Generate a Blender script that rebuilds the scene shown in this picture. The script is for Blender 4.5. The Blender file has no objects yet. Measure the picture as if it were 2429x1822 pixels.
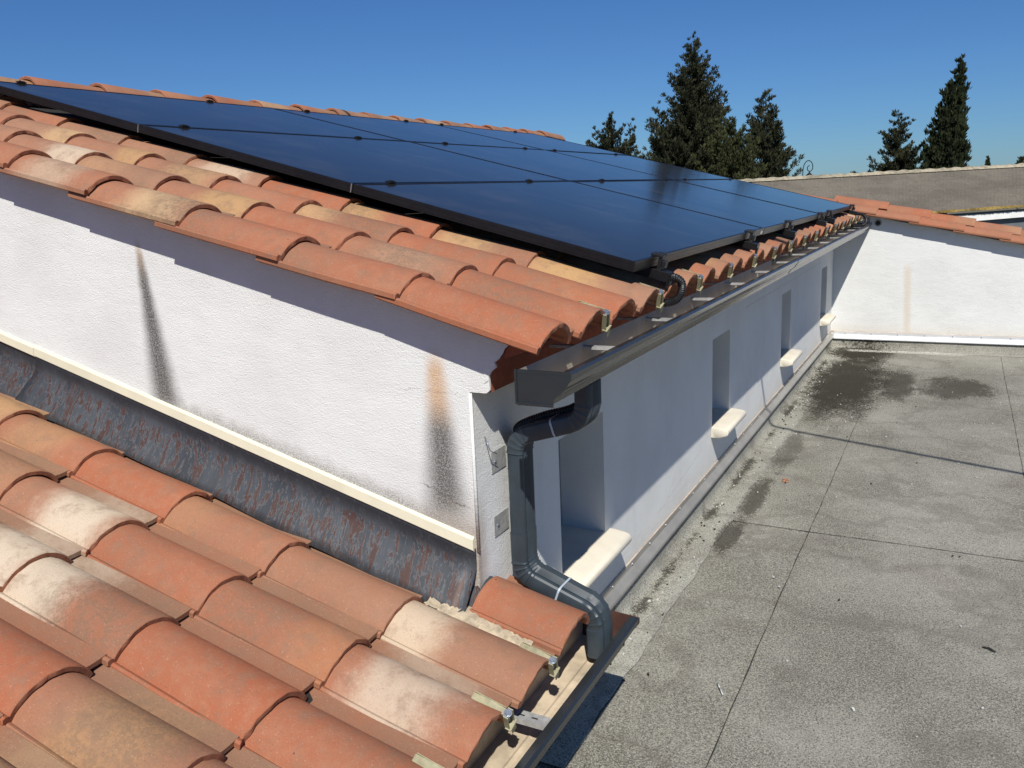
import bpy, bmesh, math, random
import numpy as np
from mathutils import Vector, Matrix
R_ = math.radians
random.seed(7)
scene = bpy.context.scene
COL = scene.collection

# ------------------------------------------------------------------ camera
cam_d = bpy.data.cameras.new("camera")
cam = bpy.data.objects.new("camera", cam_d); COL.objects.link(cam)
cam_d.sensor_width = 36.0
cam_d.lens = 36.0 * 1995.5 / 2429.0
cam_d.clip_start = 0.02; cam_d.clip_end = 30000
CX, CY, CZ = 0.9444, -1.5621, 1.4042
_rot = (Matrix.Rotation(R_(29) - 0.0146, 4, 'Z') @ Matrix.Rotation(R_(77) + 0.0072, 4, 'X')
        @ Matrix.Rotation(R_(3) - 0.096, 4, 'Z'))
cam.matrix_world = Matrix.Translation((CX, CY, CZ)) @ _rot
scene.camera = cam

# ------------------------------------------------------------------ light
SUN = Vector((1.0, -1.95, 2.45)).normalized()
elev = math.asin(SUN.z)
world = bpy.data.worlds.new("World"); scene.world = world
world.use_nodes = True
wn = world.node_tree.nodes; wl = world.node_tree.links
bg = wn['Background']
sky = wn.new('ShaderNodeTexSky'); sky.sky_type = 'NISHITA'; sky.sun_disc = False
sky.sun_elevation = elev
sky.sun_rotation = math.atan2(SUN.x, SUN.y)
sky.altitude = 0; sky.air_density = 1.0; sky.dust_density = 0.12; sky.ozone_density = 4.0
tint = wn.new('ShaderNodeMix'); tint.data_type = 'RGBA'; tint.blend_type = 'MULTIPLY'; tint.inputs[0].default_value = 1.0
tint.inputs[7].default_value = (.53, .88, 1.36, 1)          # camera white balance: deep spring blue
wl.new(sky.outputs[0], tint.inputs[6]); wl.new(tint.outputs[2], bg.inputs[0])
bg.inputs[1].default_value = 0.056
sun_d = bpy.data.lights.new("sun", 'SUN'); sun_d.energy = 5.0; sun_d.angle = R_(0.53)
sun_d.color = (1.0, 0.965, 0.90)
sun = bpy.data.objects.new("sun", sun_d); COL.objects.link(sun)
sun.rotation_euler = (-SUN).to_track_quat('-Z', 'Y').to_euler()
sun.location = (6, -10, 12)
scene.view_settings.view_transform = 'Standard'
scene.view_settings.look = 'None'
scene.view_settings.exposure = 0.0
scene.view_settings.gamma = 1.0
scene.cycles.max_bounces = 6
scene.cycles.diffuse_bounces = 2

# ------------------------------------------------------------------ helpers
def link(o, parent=None):
    COL.objects.link(o)
    if parent is not None: o.parent = parent
    return o
def tag(o, label=None, cat=None, group=None, kind=None):
    if label: o['label'] = label
    if cat: o['category'] = cat
    if group: o['group'] = group
    if kind: o['kind'] = kind
    return o
def empty(name, loc=(0, 0, 0), label=None, cat=None, group=None):
    o = bpy.data.objects.new(name, None); o.empty_display_size = 0.1
    o.location = loc; link(o); return tag(o, label, cat, group)

class MB:
    def __init__(s): s.v = []; s.f = []; s.m = []; s.sm = []
    def add(s, vs, fs, m=0, smooth=False):
        b = len(s.v); s.v += [tuple(p) for p in vs]
        for f in fs: s.f.append([i + b for i in f]); s.m.append(m); s.sm.append(smooth)
    def quad(s, a, b, c, d, m=0): s.add([a, b, c, d], [(0, 1, 2, 3)], m)
    def box(s, x0, x1, y0, y1, z0, z1, m=0):
        s.add([(x0,y0,z0),(x1,y0,z0),(x1,y1,z0),(x0,y1,z0),(x0,y0,z1),(x1,y0,z1),(x1,y1,z1),(x0,y1,z1)],
              [(3,2,1,0),(4,5,6,7),(0,1,5,4),(1,2,6,5),(2,3,7,6),(3,0,4,7)], m)
    def obox(s, c, ax, ay, az, m=0):
        c, ax, ay, az = map(Vector, (c, ax, ay, az))
        vs = [c + sx*ax + sy*ay + sz*az for sz in (-1,1) for sx, sy in ((-1,-1),(1,-1),(1,1),(-1,1))]
        s.add(vs, [(3,2,1,0),(4,5,6,7),(0,1,5,4),(1,2,6,5),(2,3,7,6),(3,0,4,7)], m)
    def prism(s, poly, fn, a, b, m=0, smooth=False, caps=True):
        """closed 2-D polygon swept between parameters a and b, fn(p, t) -> point"""
        n = len(poly)
        vs = [fn(p, a) for p in poly] + [fn(p, b) for p in poly]
        fs = [(i, (i+1) % n, n+(i+1) % n, n+i) for i in range(n)]
        s.add(vs, fs, m, smooth)
        if caps: s.add(vs, [tuple(range(n))[::-1], tuple(range(n, 2*n))], m)
    def rings(s, rs, closed=True, caps=True, m=0, smooth=True):
        n = len(rs[0]); vs = [p for r in rs for p in r]; fs = []
        for k in range(len(rs)-1):
            for i in range(n if closed else n-1):
                j = (i+1) % n
                fs.append((k*n+i, k*n+j, (k+1)*n+j, (k+1)*n+i))
        s.add(vs, fs, m, smooth)
        if caps: s.add(rs[0], [tuple(range(n))[::-1]], m); s.add(rs[-1], [tuple(range(n))], m)
    def cyl(s, p, q, r, n=10, m=0, r2=None):
        p, q = Vector(p), Vector(q); d = (q-p).normalized()
        u = d.orthogonal().normalized(); w = d.cross(u); r2 = r if r2 is None else r2
        s.rings([[p + r*(math.cos(2*math.pi*i/n)*u + math.sin(2*math.pi*i/n)*w) for i in range(n)],
                 [q + r2*(math.cos(2*math.pi*i/n)*u + math.sin(2*math.pi*i/n)*w) for i in range(n)]], m=m)
    def mesh(s, name, mats):
        me = bpy.data.meshes.new(name)
        me.from_pydata(s.v, [], s.f)
        for mt in (mats if isinstance(mats, (list, tuple)) else [mats]): me.materials.append(mt)
        me.polygons.foreach_set('material_index', s.m)
        me.polygons.foreach_set('use_smooth', s.sm)
        bm = bmesh.new(); bm.from_mesh(me)
        bmesh.ops.remove_doubles(bm, verts=bm.verts, dist=1e-5)
        bmesh.ops.recalc_face_normals(bm, faces=bm.faces)
        bm.to_mesh(me); bm.free(); me.update()
        return me
    def build(s, name, mats, parent=None, loc=None, bevel=0, sharp=None):
        o = bpy.data.objects.new(name, s.mesh(name, mats))
        link(o, parent)
        if loc is not None: o.location = loc
        if bevel:
            b = o.modifiers.new('bevel', 'BEVEL'); b.width = bevel; b.segments = 2; b.limit_method = 'ANGLE'; b.angle_limit = R_(40)
        if sharp is not None:
            o.data.set_sharp_from_angle(angle=R_(sharp))
        return o

def sweep(path, prof, scale=None, up=Vector((0, 1, 0))):
    """rings of a profile [(a,b)] along a path; a along 'side', b along 'up' (up kept constant)"""
    rs = []
    n = len(path); path = [Vector(p) for p in path]
    for i, p in enumerate(path):
        t = (path[min(i+1, n-1)] - path[max(i-1, 0)]).normalized()
        b = (up - up.dot(t)*t).normalized(); a = b.cross(t).normalized()
        k = scale[i] if scale else 1.0
        rs.append([p + a*q[0]*k + b*q[1]*k for q in prof])
    return rs

# ---- material node helper
class NT:
    def __init__(s, name):
        s.mat = bpy.data.materials.new(name); s.mat.use_nodes = True
        s.t = s.mat.node_tree; s.n = s.t.nodes; s.l = s.t.links
        s.b = s.n['Principled BSDF']
    def set(s, **k):
        for key, v in k.items():
            inp = s.b.inputs[key.replace('_', ' ')]
            if hasattr(v, 'links') or isinstance(v, bpy.types.NodeSocket): s.l.new(v, inp)
            else: inp.default_value = v
        return s
    def put(s, inp, v):
        if isinstance(v, bpy.types.NodeSocket): s.l.new(v, inp)
        elif isinstance(v, (tuple, list)) and len(v) == 3 and inp.type == 'RGBA': inp.default_value = (*v, 1)
        else: inp.default_value = v
    def M(s, op, a, b=0.0, c=None, clamp=False):
        x = s.n.new('ShaderNodeMath'); x.operation = op; x.use_clamp = clamp
        s.put(x.inputs[0], a); s.put(x.inputs[1], b)
        if c is not None: s.put(x.inputs[2], c)
        return x.outputs[0]
    def smooth(s, v, a, b):
        x = s.n.new('ShaderNodeMapRange'); x.interpolation_type = 'SMOOTHSTEP'
        s.put(x.inputs[0], v); s.put(x.inputs[1], a); s.put(x.inputs[2], b); return x.outputs[0]
    def mix(s, f, a, b, blend='MIX'):
        x = s.n.new('ShaderNodeMix'); x.data_type = 'RGBA'; x.blend_type = blend
        s.put(x.inputs[0], f); s.put(x.inputs[6], a); s.put(x.inputs[7], b); return x.outputs[2]
    def coord(s, kind='Object'):
        return s.n.new('ShaderNodeTexCoord').outputs[kind]
    def pos(s): return s.n.new('ShaderNodeNewGeometry').outputs['Position']
    def xyz(s, v):
        x = s.n.new('ShaderNodeSeparateXYZ'); s.l.new(v, x.inputs[0]); return x.outputs
    def vec(s, x, y, z):
        c = s.n.new('ShaderNodeCombineXYZ'); s.put(c.inputs[0], x); s.put(c.inputs[1], y); s.put(c.inputs[2], z); return c.outputs[0]
    def scale(s, v, sc):
        x = s.n.new('ShaderNodeVectorMath'); x.operation = 'MULTIPLY'
        s.l.new(v, x.inputs[0]); x.inputs[1].default_value = sc if isinstance(sc, (tuple, list)) else (sc,)*3
        return x.outputs[0]
    def addv(s, v, w):
        x = s.n.new('ShaderNodeVectorMath'); x.operation = 'ADD'
        s.l.new(v, x.inputs[0]); s.put(x.inputs[1], w); return x.outputs[0]
    def noise(s, v, sc, detail=3, rough=0.55, dist=0.0, col=False):
        x = s.n.new('ShaderNodeTexNoise'); s.l.new(v, x.inputs['Vector'])
        x.inputs['Scale'].default_value = sc; x.inputs['Detail'].default_value = detail
        x.inputs['Roughness'].default_value = rough; x.inputs['Distortion'].default_value = dist
        return x.outputs['Color' if col else 'Fac']
    def voro(s, v, sc, out='Distance'):
        x = s.n.new('ShaderNodeTexVoronoi'); s.l.new(v, x.inputs['Vector']); x.inputs['Scale'].default_value = sc
        return x.outputs[out]
    def bump(s, h, strength=0.3, dist=0.01):
        x = s.n.new('ShaderNodeBump'); x.inputs['Strength'].default_value = strength
        x.inputs['Distance'].default_value = dist; s.l.new(h, x.inputs['Height'])
        s.l.new(x.outputs[0], s.b.inputs['Normal'])

def simple(name, col, rough=0.5, metal=0.0, var=0.15, sc=30, bump=0.0, spec=0.5):
    t = NT(name); p = t.pos(); n = t.noise(p, sc, 4, 0.6); big = t.noise(p, sc*0.13, 3)
    f = t.M('MULTIPLY', t.M('ADD', n, big), 0.5)
    c0 = tuple(x*(1-var) for x in col); c1 = tuple(min(1, x*(1+var)) for x in col)
    t.set(Base_Color=t.mix(t.smooth(f, .35, .65), c0, c1), Roughness=t.M('ADD', rough-.05, t.M('MULTIPLY', n, .1)), Metallic=metal)
    t.b.inputs['Specular IOR Level'].default_value = spec
    if bump: t.bump(n, bump, .003)
    return t.mat

# clay tile: obj.color = (red..tan, pale patch amount, patch cream/ochre, soot amount)
def clay_mat(name='clay', world_seed=False):
    t = NT(name)
    oi = t.n.new('ShaderNodeObjectInfo'); oc = t.coord('Object')
    rnd = oi.outputs['Random']
    sp = t.n.new('ShaderNodeSeparateColor'); t.l.new(oi.outputs['Color'], sp.inputs[0])
    r, g, b, a = sp.outputs[0], sp.outputs[1], sp.outputs[2], oi.outputs['Alpha']
    off = t.vec(t.M('MULTIPLY', rnd, 37.0), t.M('MULTIPLY', rnd, 91.0), t.M('MULTIPLY', rnd, 13.0))
    v = t.addv(oc, off)
    X = t.xyz(oc)[0]
    nb = t.noise(v, 9, 4, .6); nf = t.noise(v, 140, 3, .7); nm = t.noise(v, 38, 4, .65); ns = t.noise(v, 420, 2, .6)
    base = t.mix(t.M('ADD', r, t.M('MULTIPLY', t.M('SUBTRACT', nb, .5), .9), clamp=True), (.365, .119, .058), (.325, .174, .106))
    base = t.mix(t.smooth(nm, .42, .7), base, t.mix(.35, base, (.39, .195, .115)))
    # pale patch somewhere along the length
    pc = t.M('MULTIPLY', t.M('FRACT', t.M('MULTIPLY', rnd, 17.3)), -.34)
    pd = t.M('ADD', t.M('ABSOLUTE', t.M('SUBTRACT', X, pc)), t.M('MULTIPLY', t.M('SUBTRACT', nb, .5), .16))
    pm = t.M('MULTIPLY', t.smooth(t.M('ADD', pd, t.M('MULTIPLY', t.M('SUBTRACT', nf, .5), .05)), .15, .045), g, clamp=True)
    pale = t.mix(b, (.46, .275, .125), (.57, .46, .34))
    base = t.mix(pm, base, pale)
    # soot / lichen speckle
    sc_ = t.M('MULTIPLY', t.M('FRACT', t.M('MULTIPLY', rnd, 5.7)), -.34)
    sd = t.M('ADD', t.M('ABSOLUTE', t.M('SUBTRACT', X, sc_)), t.M('MULTIPLY', t.M('SUBTRACT', nb, .5), .3))
    sm = t.M('MULTIPLY', t.smooth(sd, .2, .03), a)
    spk = t.smooth(t.M('ADD', t.M('MULTIPLY', nf, .5), t.M('MULTIPLY', nm, .5)), .42, .58)
    base = t.mix(t.M('MULTIPLY', sm, t.M('ADD', .35, t.M('MULTIPLY', spk, .6)), clamp=True), base, (.17, .115, .075))
    pd_ = t.smooth(t.M('ADD', t.xyz(oc)[1], t.M('MULTIPLY', t.M('SUBTRACT', nm, .5), .03)), .066, .084)
    base = t.mix(t.M('MULTIPLY', pd_, t.M('ADD', .25, t.M('MULTIPLY', nb, .6))), base, (.225, .135, .085))
    grime = t.M('MULTIPLY', t.smooth(t.noise(v, 16, 5, .7), .47, .7), .58)
    base = t.mix(grime, base, (.24, .14, .09))
    # general fine dark pores and light grains
    base = t.mix(t.M('MULTIPLY', t.smooth(ns, .57, .70), .42), base, (.12, .07, .045))
    base = t.mix(t.M('MULTIPLY', t.smooth(t.noise(v, 260, 2), .63, .72), .22), base, (.68, .48, .36))
    # odd chips and lichen dots
    vd = t.voro(v, 24); base = t.mix(t.M('MULTIPLY', t.smooth(vd, .055, .03), t.smooth(nm, .5, .6)), base, (.1, .06, .05))
    t.set(Base_Color=base, Roughness=.82)
    t.b.inputs['Specular IOR Level'].default_value = .25
    t.bump(t.M('ADD', t.M('MULTIPLY', nf, .6), t.M('MULTIPLY', nm, .6)), .22, .004)
    return t.mat
clay = clay_mat()
clay_cut = simple('clay_section', (.27, .105, .055), .9, var=.3, sc=120, bump=.2)
clay_dark = simple('clay_closure', (.30, .085, .045), .9, var=.25, sc=40, bump=.2)

def stucco_mat():
    t = NT('stucco'); p = t.pos(); x, y, z = t.xyz(p)
    gr = t.noise(p, 330, 3, .6); g2 = t.noise(p, 165, 3, .6); big = t.noise(p, 3.0, 4, .6); mid = t.noise(p, 22, 4, .6)
    c = t.mix(t.smooth(big, .35, .7), (.785, .785, .755), (.725, .72, .69))
    c = t.mix(t.M('MULTIPLY', t.smooth(g2, .6, .72), .22), c, (.45, .43, .40))
    jag = t.M('MULTIPLY', t.M('SUBTRACT', mid, .5), .03)
    fine = t.M('ADD', t.M('MULTIPLY', gr, .55), t.M('MULTIPLY', g2, .45))
    gab = t.smooth(y, .02, .01)           # only on the gable face
    def streak(c, xt, zt, xb, zb, w0, w1, gate, topcol, topz, dark=(.045, .038, .03), amt=1.0):
        f = t.M('DIVIDE', t.M('SUBTRACT', zt, z), zt-zb, clamp=True)
        xc = t.M('ADD', xt, t.M('MULTIPLY', f, xb-xt))
        w = t.M('ADD', w0, t.M('MULTIPLY', f, w1-w0))
        d = t.M('DIVIDE', t.M('ABSOLUTE', t.M('ADD', t.M('SUBTRACT', x, xc), t.M('MULTIPLY', jag, .5))), w)
        m = t.smooth(d, 1.3, .15)
        ins = t.M('MULTIPLY', t.smooth(z, zt+.02, zt-.05), t.smooth(t.M('ADD', z, jag), zb-.05, zb+.05))
        m = t.M('MULTIPLY', t.M('MULTIPLY', m, ins), gate)
        m = t.M('MULTIPLY', m, t.M('ADD', .62, t.M('MULTIPLY', t.smooth(fine, .36, .58), .38)), clamp=True)
        m = t.M('MULTIPLY', m, amt)
        kc = t.mix(t.smooth(z, topz-.06, topz+.05), dark, topcol)
        return t.mix(m, c, kc)
    c = streak(c, -1.018, 1.33, -.985, .86, .012, .070, gab, (.42, .29, .19), 1.27, amt=.93)
    c = streak(c, -.088, 1.07, -.078, .67, .024, .074, gab, (.62, .38, .2), .93, amt=.9)
    # dirt above the cream cover strip
    h = t.M('SUBTRACT', z, t.M('ADD', .634, t.M('MULTIPLY', x, -.2515)))
    dm = t.M('MULTIPLY', t.smooth(t.M('ADD', h, t.M('MULTIPLY', jag, 1.6)), .05, .0), t.smooth(x, -1.05, -.85))
    dm = t.M('MULTIPLY', t.M('MULTIPLY', dm, gab), t.M('ADD', .3, t.M('MULTIPLY', t.smooth(fine, .4, .6), .6)))
    c = t.mix(t.M('MULTIPLY', dm, .8), c, (.16, .13, .10))
    # corner dirt low on the gable
    dc = t.M('MULTIPLY', t.smooth(t.M('ADD', t.M('ADD', h, t.M('MULTIPLY', x, -.4)), jag), .13, .0), t.smooth(x, -.3, -.06))
    c = t.mix(t.M('MULTIPLY', t.M('MULTIPLY', dc, t.smooth(y, .06, .02)), .55), c, (.42, .34, .27))
    # rust streak on the far wall
    far = t.smooth(y, 6.0, 6.05)
    c = streak(c, .575, .72, .60, .12, .035, .03, far, (.70, .60, .46), .9, dark=(.68, .58, .45), amt=.7)
    # damp warm band low on the walls over the flat roof
    c = t.mix(t.M('MULTIPLY', t.smooth(t.M('ADD', z, jag), .26, .13), t.M('MULTIPLY', t.smooth(y, .03, .1), .4)), c, (.70, .62, .50))
    # faint smears on the eave wall
    sv = t.scale(p, (1, 5, .8)); c = t.mix(t.M('MULTIPLY', t.smooth(t.noise(sv, 2.2, 4, .6), .55, .75), .25), c, (.6, .58, .56))
    # hair cracks
    def crack(c, h, lo, hi, coord, gate, wid=.0018, amt=.8):
        jj = t.M('MULTIPLY', t.M('SUBTRACT', t.noise(p, 30, 5, .7), .5), .05)
        m = t.smooth(t.M('ABSOLUTE', t.M('ADD', h, jj)), wid, wid*.3)
        m = t.M('MULTIPLY', m, t.M('MULTIPLY', t.smooth(coord, lo, lo+.03), t.smooth(coord, hi, hi-.03)))
        return t.mix(t.M('MULTIPLY', t.M('MULTIPLY', m, gate), amt), c, (.16, .13, .11))
    c = crack(c, t.M('SUBTRACT', z, .975), -.2, .0, x, gab, .0012, .5)
    c = crack(c, t.M('SUBTRACT', z, t.M('ADD', .70, t.M('MULTIPLY', x, -.35))), -.16, .0, x, gab, .002, .8)
    eav = t.smooth(x, -.005, -.002)
    c = crack(c, t.M('SUBTRACT', z, .80), 2.75, 5.4, y, eav, .0022, .35)
    c = crack(c, t.M('SUBTRACT', z, t.M('ADD', .22, t.M('MULTIPLY', t.M('SUBTRACT', y, 1.4), .12))), 1.3, 1.95, y, eav, .0015, .4)
    t.set(Base_Color=c, Roughness=.92); t.b.inputs['Specular IOR Level'].default_value = .2
    trow = t.noise(t.scale(p, (1, 1, 1.6)), 9, 4, .6)
    t.bump(t.M('ADD', t.M('ADD', gr, t.M('MULTIPLY', g2, 1.1)), t.M('MULTIPLY', trow, 2.2)), .36, .006)
    return t.mat
stucco = stucco_mat()

def felt_mat(name='roof_felt', pale=0.0):
    t = NT(name); p = t.pos(); x, y, z = t.xyz(p)
    n1 = t.noise(p, 480, 2, .75); n2 = t.noise(t.addv(p, (0, 0, 0)), 205, 3, .8, .8); n3 = t.noise(p, 60, 4, .7)
    big = t.noise(p, 1.5, 5, .62, .4); mid = t.noise(p, 6, 5, .65)
    c = t.mix(t.smooth(big, .34, .66), (.135, .130, .110), (.315, .305, .265))
    if pale: c = t.mix(pale, c, (.40, .395, .33))
    c = t.mix(t.M('MULTIPLY', t.smooth(mid, .45, .7), .35), c, (.125, .11, .095))
    c = t.mix(t.M('MULTIPLY', t.smooth(t.noise(t.addv(p, (5, 3, 0)), 2.3, 3), .58, .75), .4), c, (.17, .13, .105))
    c = t.mix(t.M('MULTIPLY', t.smooth(t.M('ADD', t.M('MULTIPLY', n1, .4), t.M('MULTIPLY', n2, .6)), .47, .60), .92), c, (.54, .515, .42))
    c = t.mix(t.M('MULTIPLY', t.smooth(n2, .48, .36), .9), c, (.055, .05, .042))
    oi = t.n.new('ShaderNodeObjectInfo'); rr_ = oi.outputs['Random']
    c = t.mix(t.M('MULTIPLY', rr_, .22), c, (.12, .112, .095))
    wet = t.M('MULTIPLY', t.smooth(t.M('ABSOLUTE', t.M('SUBTRACT', t.noise(t.addv(p, (2, 7, 0)), 1.1, 4, .6), .5)), .03, .005), .3)
    c = t.mix(wet, c, (.13, .115, .095))
    # moss and silt patches
    def blob(cx, cy, rx, ry):
        a = t.M('DIVIDE', t.M('SUBTRACT', x, cx), rx); b = t.M('DIVIDE', t.M('SUBTRACT', y, cy), ry)
        return t.M('ADD', t.M('MULTIPLY', a, a), t.M('MULTIPLY', b, b))
    def moss(c, m, wob=.9, amt=.95):
        m = t.M('ADD', m, t.M('MULTIPLY', t.M('SUBTRACT', t.noise(t.scale(p, (1.0, .55, 1)), 7, 6, .72), .5), wob*3.4))
        m = t.M('ADD', m, t.M('MULTIPLY', t.M('SUBTRACT', n2, .5), 2.2))
        m = t.M('ADD', m, t.M('MULTIPLY', t.M('SUBTRACT', n3, .5), 2.6))
        f = t.smooth(m, 1.3, .5)
        return t.mix(t.M('MULTIPLY', f, amt), c, (.030, .026, .018))
    c = moss(c, blob(.30, 4.75, .27, 1.15), .7)
    c = moss(c, blob(.62, 4.75, .12, .55), .8, .8)
    c = moss(c, blob(.98, 4.75, .26, .35), .9, .75)
    c = moss(c, blob(.27, 5.85, .28, .28), .6)
    c = moss(c, blob(.20, 2.95, .06, .38), 1.1, .5)
    c = moss(c, blob(.185, 2.22, .05, .28), 1.1, .7)
    c = moss(c, blob(.175, 1.72, .045, .2), 1.1, .7)
    fl = t.M('MULTIPLY', t.smooth(t.M('ABSOLUTE', t.M('ADD', t.M('SUBTRACT', y, 5.985), t.M('MULTIPLY', t.M('SUBTRACT', t.noise(p, 40, 5, .7), .5), .09))), .035, .012), t.M('MULTIPLY', t.smooth(x, .12, .2), t.smooth(x, 1.15, .9)))
    c = t.mix(t.M('MULTIPLY', fl, t.smooth(n2, .4, .55)), c, (.62, .60, .52))
    if pale:
        c = moss(c, t.M('ADD', t.M('DIVIDE', t.M('ABSOLUTE', t.M('SUBTRACT', x, .055)), .035), t.M('ADD', .25, t.M('MULTIPLY', t.smooth(t.noise(t.scale(p, (0, 1, 0)), 2.2, 3), .4, .62), 1.2))), .6, .8)
    t.set(Base_Color=c, Roughness=.95); t.b.inputs['Specular IOR Level'].default_value = .15
    t.bump(t.M('ADD', n2, t.M('MULTIPLY', n3, .4)), .5, .004)
    return t.mat
felt = felt_mat(); felt_pale = felt_mat('upstand_felt', .6)
bitumen = simple('bitumen', (.035, .032, .028), .7, var=.4, sc=80, bump=.3)

def lead_mat():
    t = NT('lead'); p = t.pos(); x, y, z = t.xyz(p)
    h = t.M('SUBTRACT', z, t.M('ADD', .634, t.M('MULTIPLY', x, -.2515)))     # 0 at the strip, falls below
    u = t.M('ADD', x, t.M('MULTIPLY', h, .12))
    vd = t.vec(t.M('MULTIPLY', u, 1.0), t.M('MULTIPLY', h, .30), t.M('MULTIPLY', z, .0))
    st = t.noise(vd, 62, 5, .6, .5); st2 = t.noise(t.vec(u, t.M('MULTIPLY', h, .42), .3), 110, 4, .6, .9)
    big = t.noise(vd, 9, 4, .6); cl = t.noise(p, 14, 4, .6)
    c = t.mix(t.smooth(big, .35, .65), (.036, .040, .046), (.066, .072, .080))
    c = t.mix(t.smooth(h, -.075, -.035), c, (.026, .028, .033))
    # whitish oxide rims and brown bare runs
    band = t.M('MULTIPLY', t.smooth(t.M('ADD', h, t.M('MULTIPLY', t.M('SUBTRACT', big, .5), .08)), -.062, -.082),
               t.smooth(t.M('ADD', h, t.M('MULTIPLY', t.M('SUBTRACT', big, .5), .05)), -.172, -.148))
    s = t.M('ADD', t.M('MULTIPLY', st, .6), t.M('MULTIPLY', st2, .4))
    s = t.M('ADD', s, t.M('MULTIPLY', t.M('SUBTRACT', t.noise(t.vec(x, 0, 0), 7, 3), .5), .22))
    rim = t.M('MULTIPLY', t.smooth(t.M('ABSOLUTE', t.M('SUBTRACT', s, .514)), .02, .004), band)
    run = t.M('MULTIPLY', t.smooth(s, .520, .538), band)
    c = t.mix(t.M('MULTIPLY', rim, .6), c, (.14, .145, .148))
    c = t.mix(run, c, t.mix(cl, (.055, .027, .020), (.078, .038, .029)))
    c = t.mix(t.M('MULTIPLY', t.smooth(st2, .56, .64), .25), c, (.105, .112, .12))
    t.set(Base_Color=c, Roughness=.55, Metallic=.15)
    t.bump(t.M('ADD', s, run), .15, .003)
    return t.mat
lead = lead_mat()

def panel_mat():
    t = NT('panel_glass'); oc = t.coord('Object'); x, y, z = t.xyz(oc)
    n = t.noise(t.scale(oc, (6, 1, 1)), 60, 3, .6)
    fy = t.M('ABSOLUTE', t.M('SUBTRACT', y, .829))
    mid = t.smooth(fy, .0055, .004)
    cell = t.M('ABSOLUTE', t.M('SUBTRACT', t.M('FRACT', t.M('DIVIDE', x, .0158)), .5))
    fine = t.M('MULTIPLY', t.smooth(cell, .42, .49), .5)
    c = t.mix(fine, (.010, .010, .010), (.015, .015, .015))
    c = t.mix(mid, c, (.035, .04, .05))
    dust = t.smooth(t.noise(oc, 3.2, 5, .65), .45, .8)
    c = t.mix(t.M('MULTIPLY', t.M('ADD', .25, dust), .24), c, (.125, .105, .08))
    lines = t.smooth(t.noise(t.scale(oc, (2.5, 26, 1)), 5, 3, .6), .70, .76)
    c = t.mix(t.M('MULTIPLY', lines, .05), c, (.4, .42, .45))
    t.set(Base_Color=c, Roughness=t.M('ADD', .085, t.M('MULTIPLY', n, .05)), IOR=1.16)
    t.b.inputs['Specular IOR Level'].default_value = .5
    t.b.inputs['Specular Tint'].default_value = (1.0, .80, .50, 1)
    t.bump(t.noise(oc, 160, 2), .012, .002)
    return t.mat
glass_pv = panel_mat()
black_alu = simple('black_anodised', (.012, .012, .013), .38, .3, var=.2, sc=60)
black_plastic = simple('black_plastic', (.010, .010, .011), .45, 0, var=.2, sc=80)
bare_alu = simple('bare_aluminium', (.62, .62, .60), .35, .9, var=.1)
slate_alu = simple('slate_painted_aluminium', (.024, .029, .033), .24, .0, var=.12, sc=9, spec=.9)
pipe_alu = simple('grey_painted_pipe', (.036, .050, .061), .45, .0, var=.2, sc=22, bump=.04)
cream_in = simple('cream_gutter_lining', (.56, .46, .33), .45, 0, var=.3, sc=18, bump=.03)
brown_in = simple('brown_end_cap', (.075, .036, .028), .5, 0, var=.3, sc=14)
galv = simple('galvanised_steel', (.40, .40, .385), .45, .15, var=.25, sc=60)
yzinc = simple('yellow_zinc', (.33, .30, .18), .6, .0, var=.25, sc=60)
bolt_m = simple('bolt_steel', (.30, .33, .38), .35, .7, var=.2)
cream_paint = simple('cream_painted_strip', (.76, .71, .53), .45, 0, var=.06, sc=12)
flash_m = simple('mill_flashing', (.33, .315, .28), .38, .25, var=.15, sc=10, bump=.03)
flash_w = simple('pale_flashing', (.66, .66, .65), .4, .15, var=.1, sc=12)
sill_m = simple('pale_sill', (.74, .68, .55), .75, 0, var=.07, sc=14, bump=.06)
sealant = simple('sealant', (.50, .40, .31), .8, var=.25, sc=50)
dark_void = simple('underlay', (.02, .018, .016), .9, var=.2)
mortar = simple('mortar', (.44, .36, .25), .95, 0, var=.35, sc=60, bump=.6)
tie_m = simple('cable_tie', (.42, .48, .54), .5, var=.05)
window_glass = simple('window_glass', (.02, .022, .025), .1, 0, var=.1)
window_frame_m = simple('window_frame', (.25, .25, .24), .5, 0, var=.1)

# ------------------------------------------------------------------ geometry constants
TH, TH2 = 0.2594, 0.2476
cT, sT, cL, sL = math.cos(TH), math.sin(TH), math.cos(TH2), math.sin(TH2)
XE, ZE, EXP, WID, YC = 0.2184, 1.1549, 0.3353, 0.203, 0.0347
XE2, ZE2, WID2, YC2 = 0.2355, 0.4527, 0.2019, -0.1386
L = 6.1
def roof_z(x): return ZE - 0.045 + (XE - x)*math.tan(TH)      # base line of the upper tiles
def roof2_z(x): return ZE2 - 0.045 + (XE2 - x)*math.tan(TH2)

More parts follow.
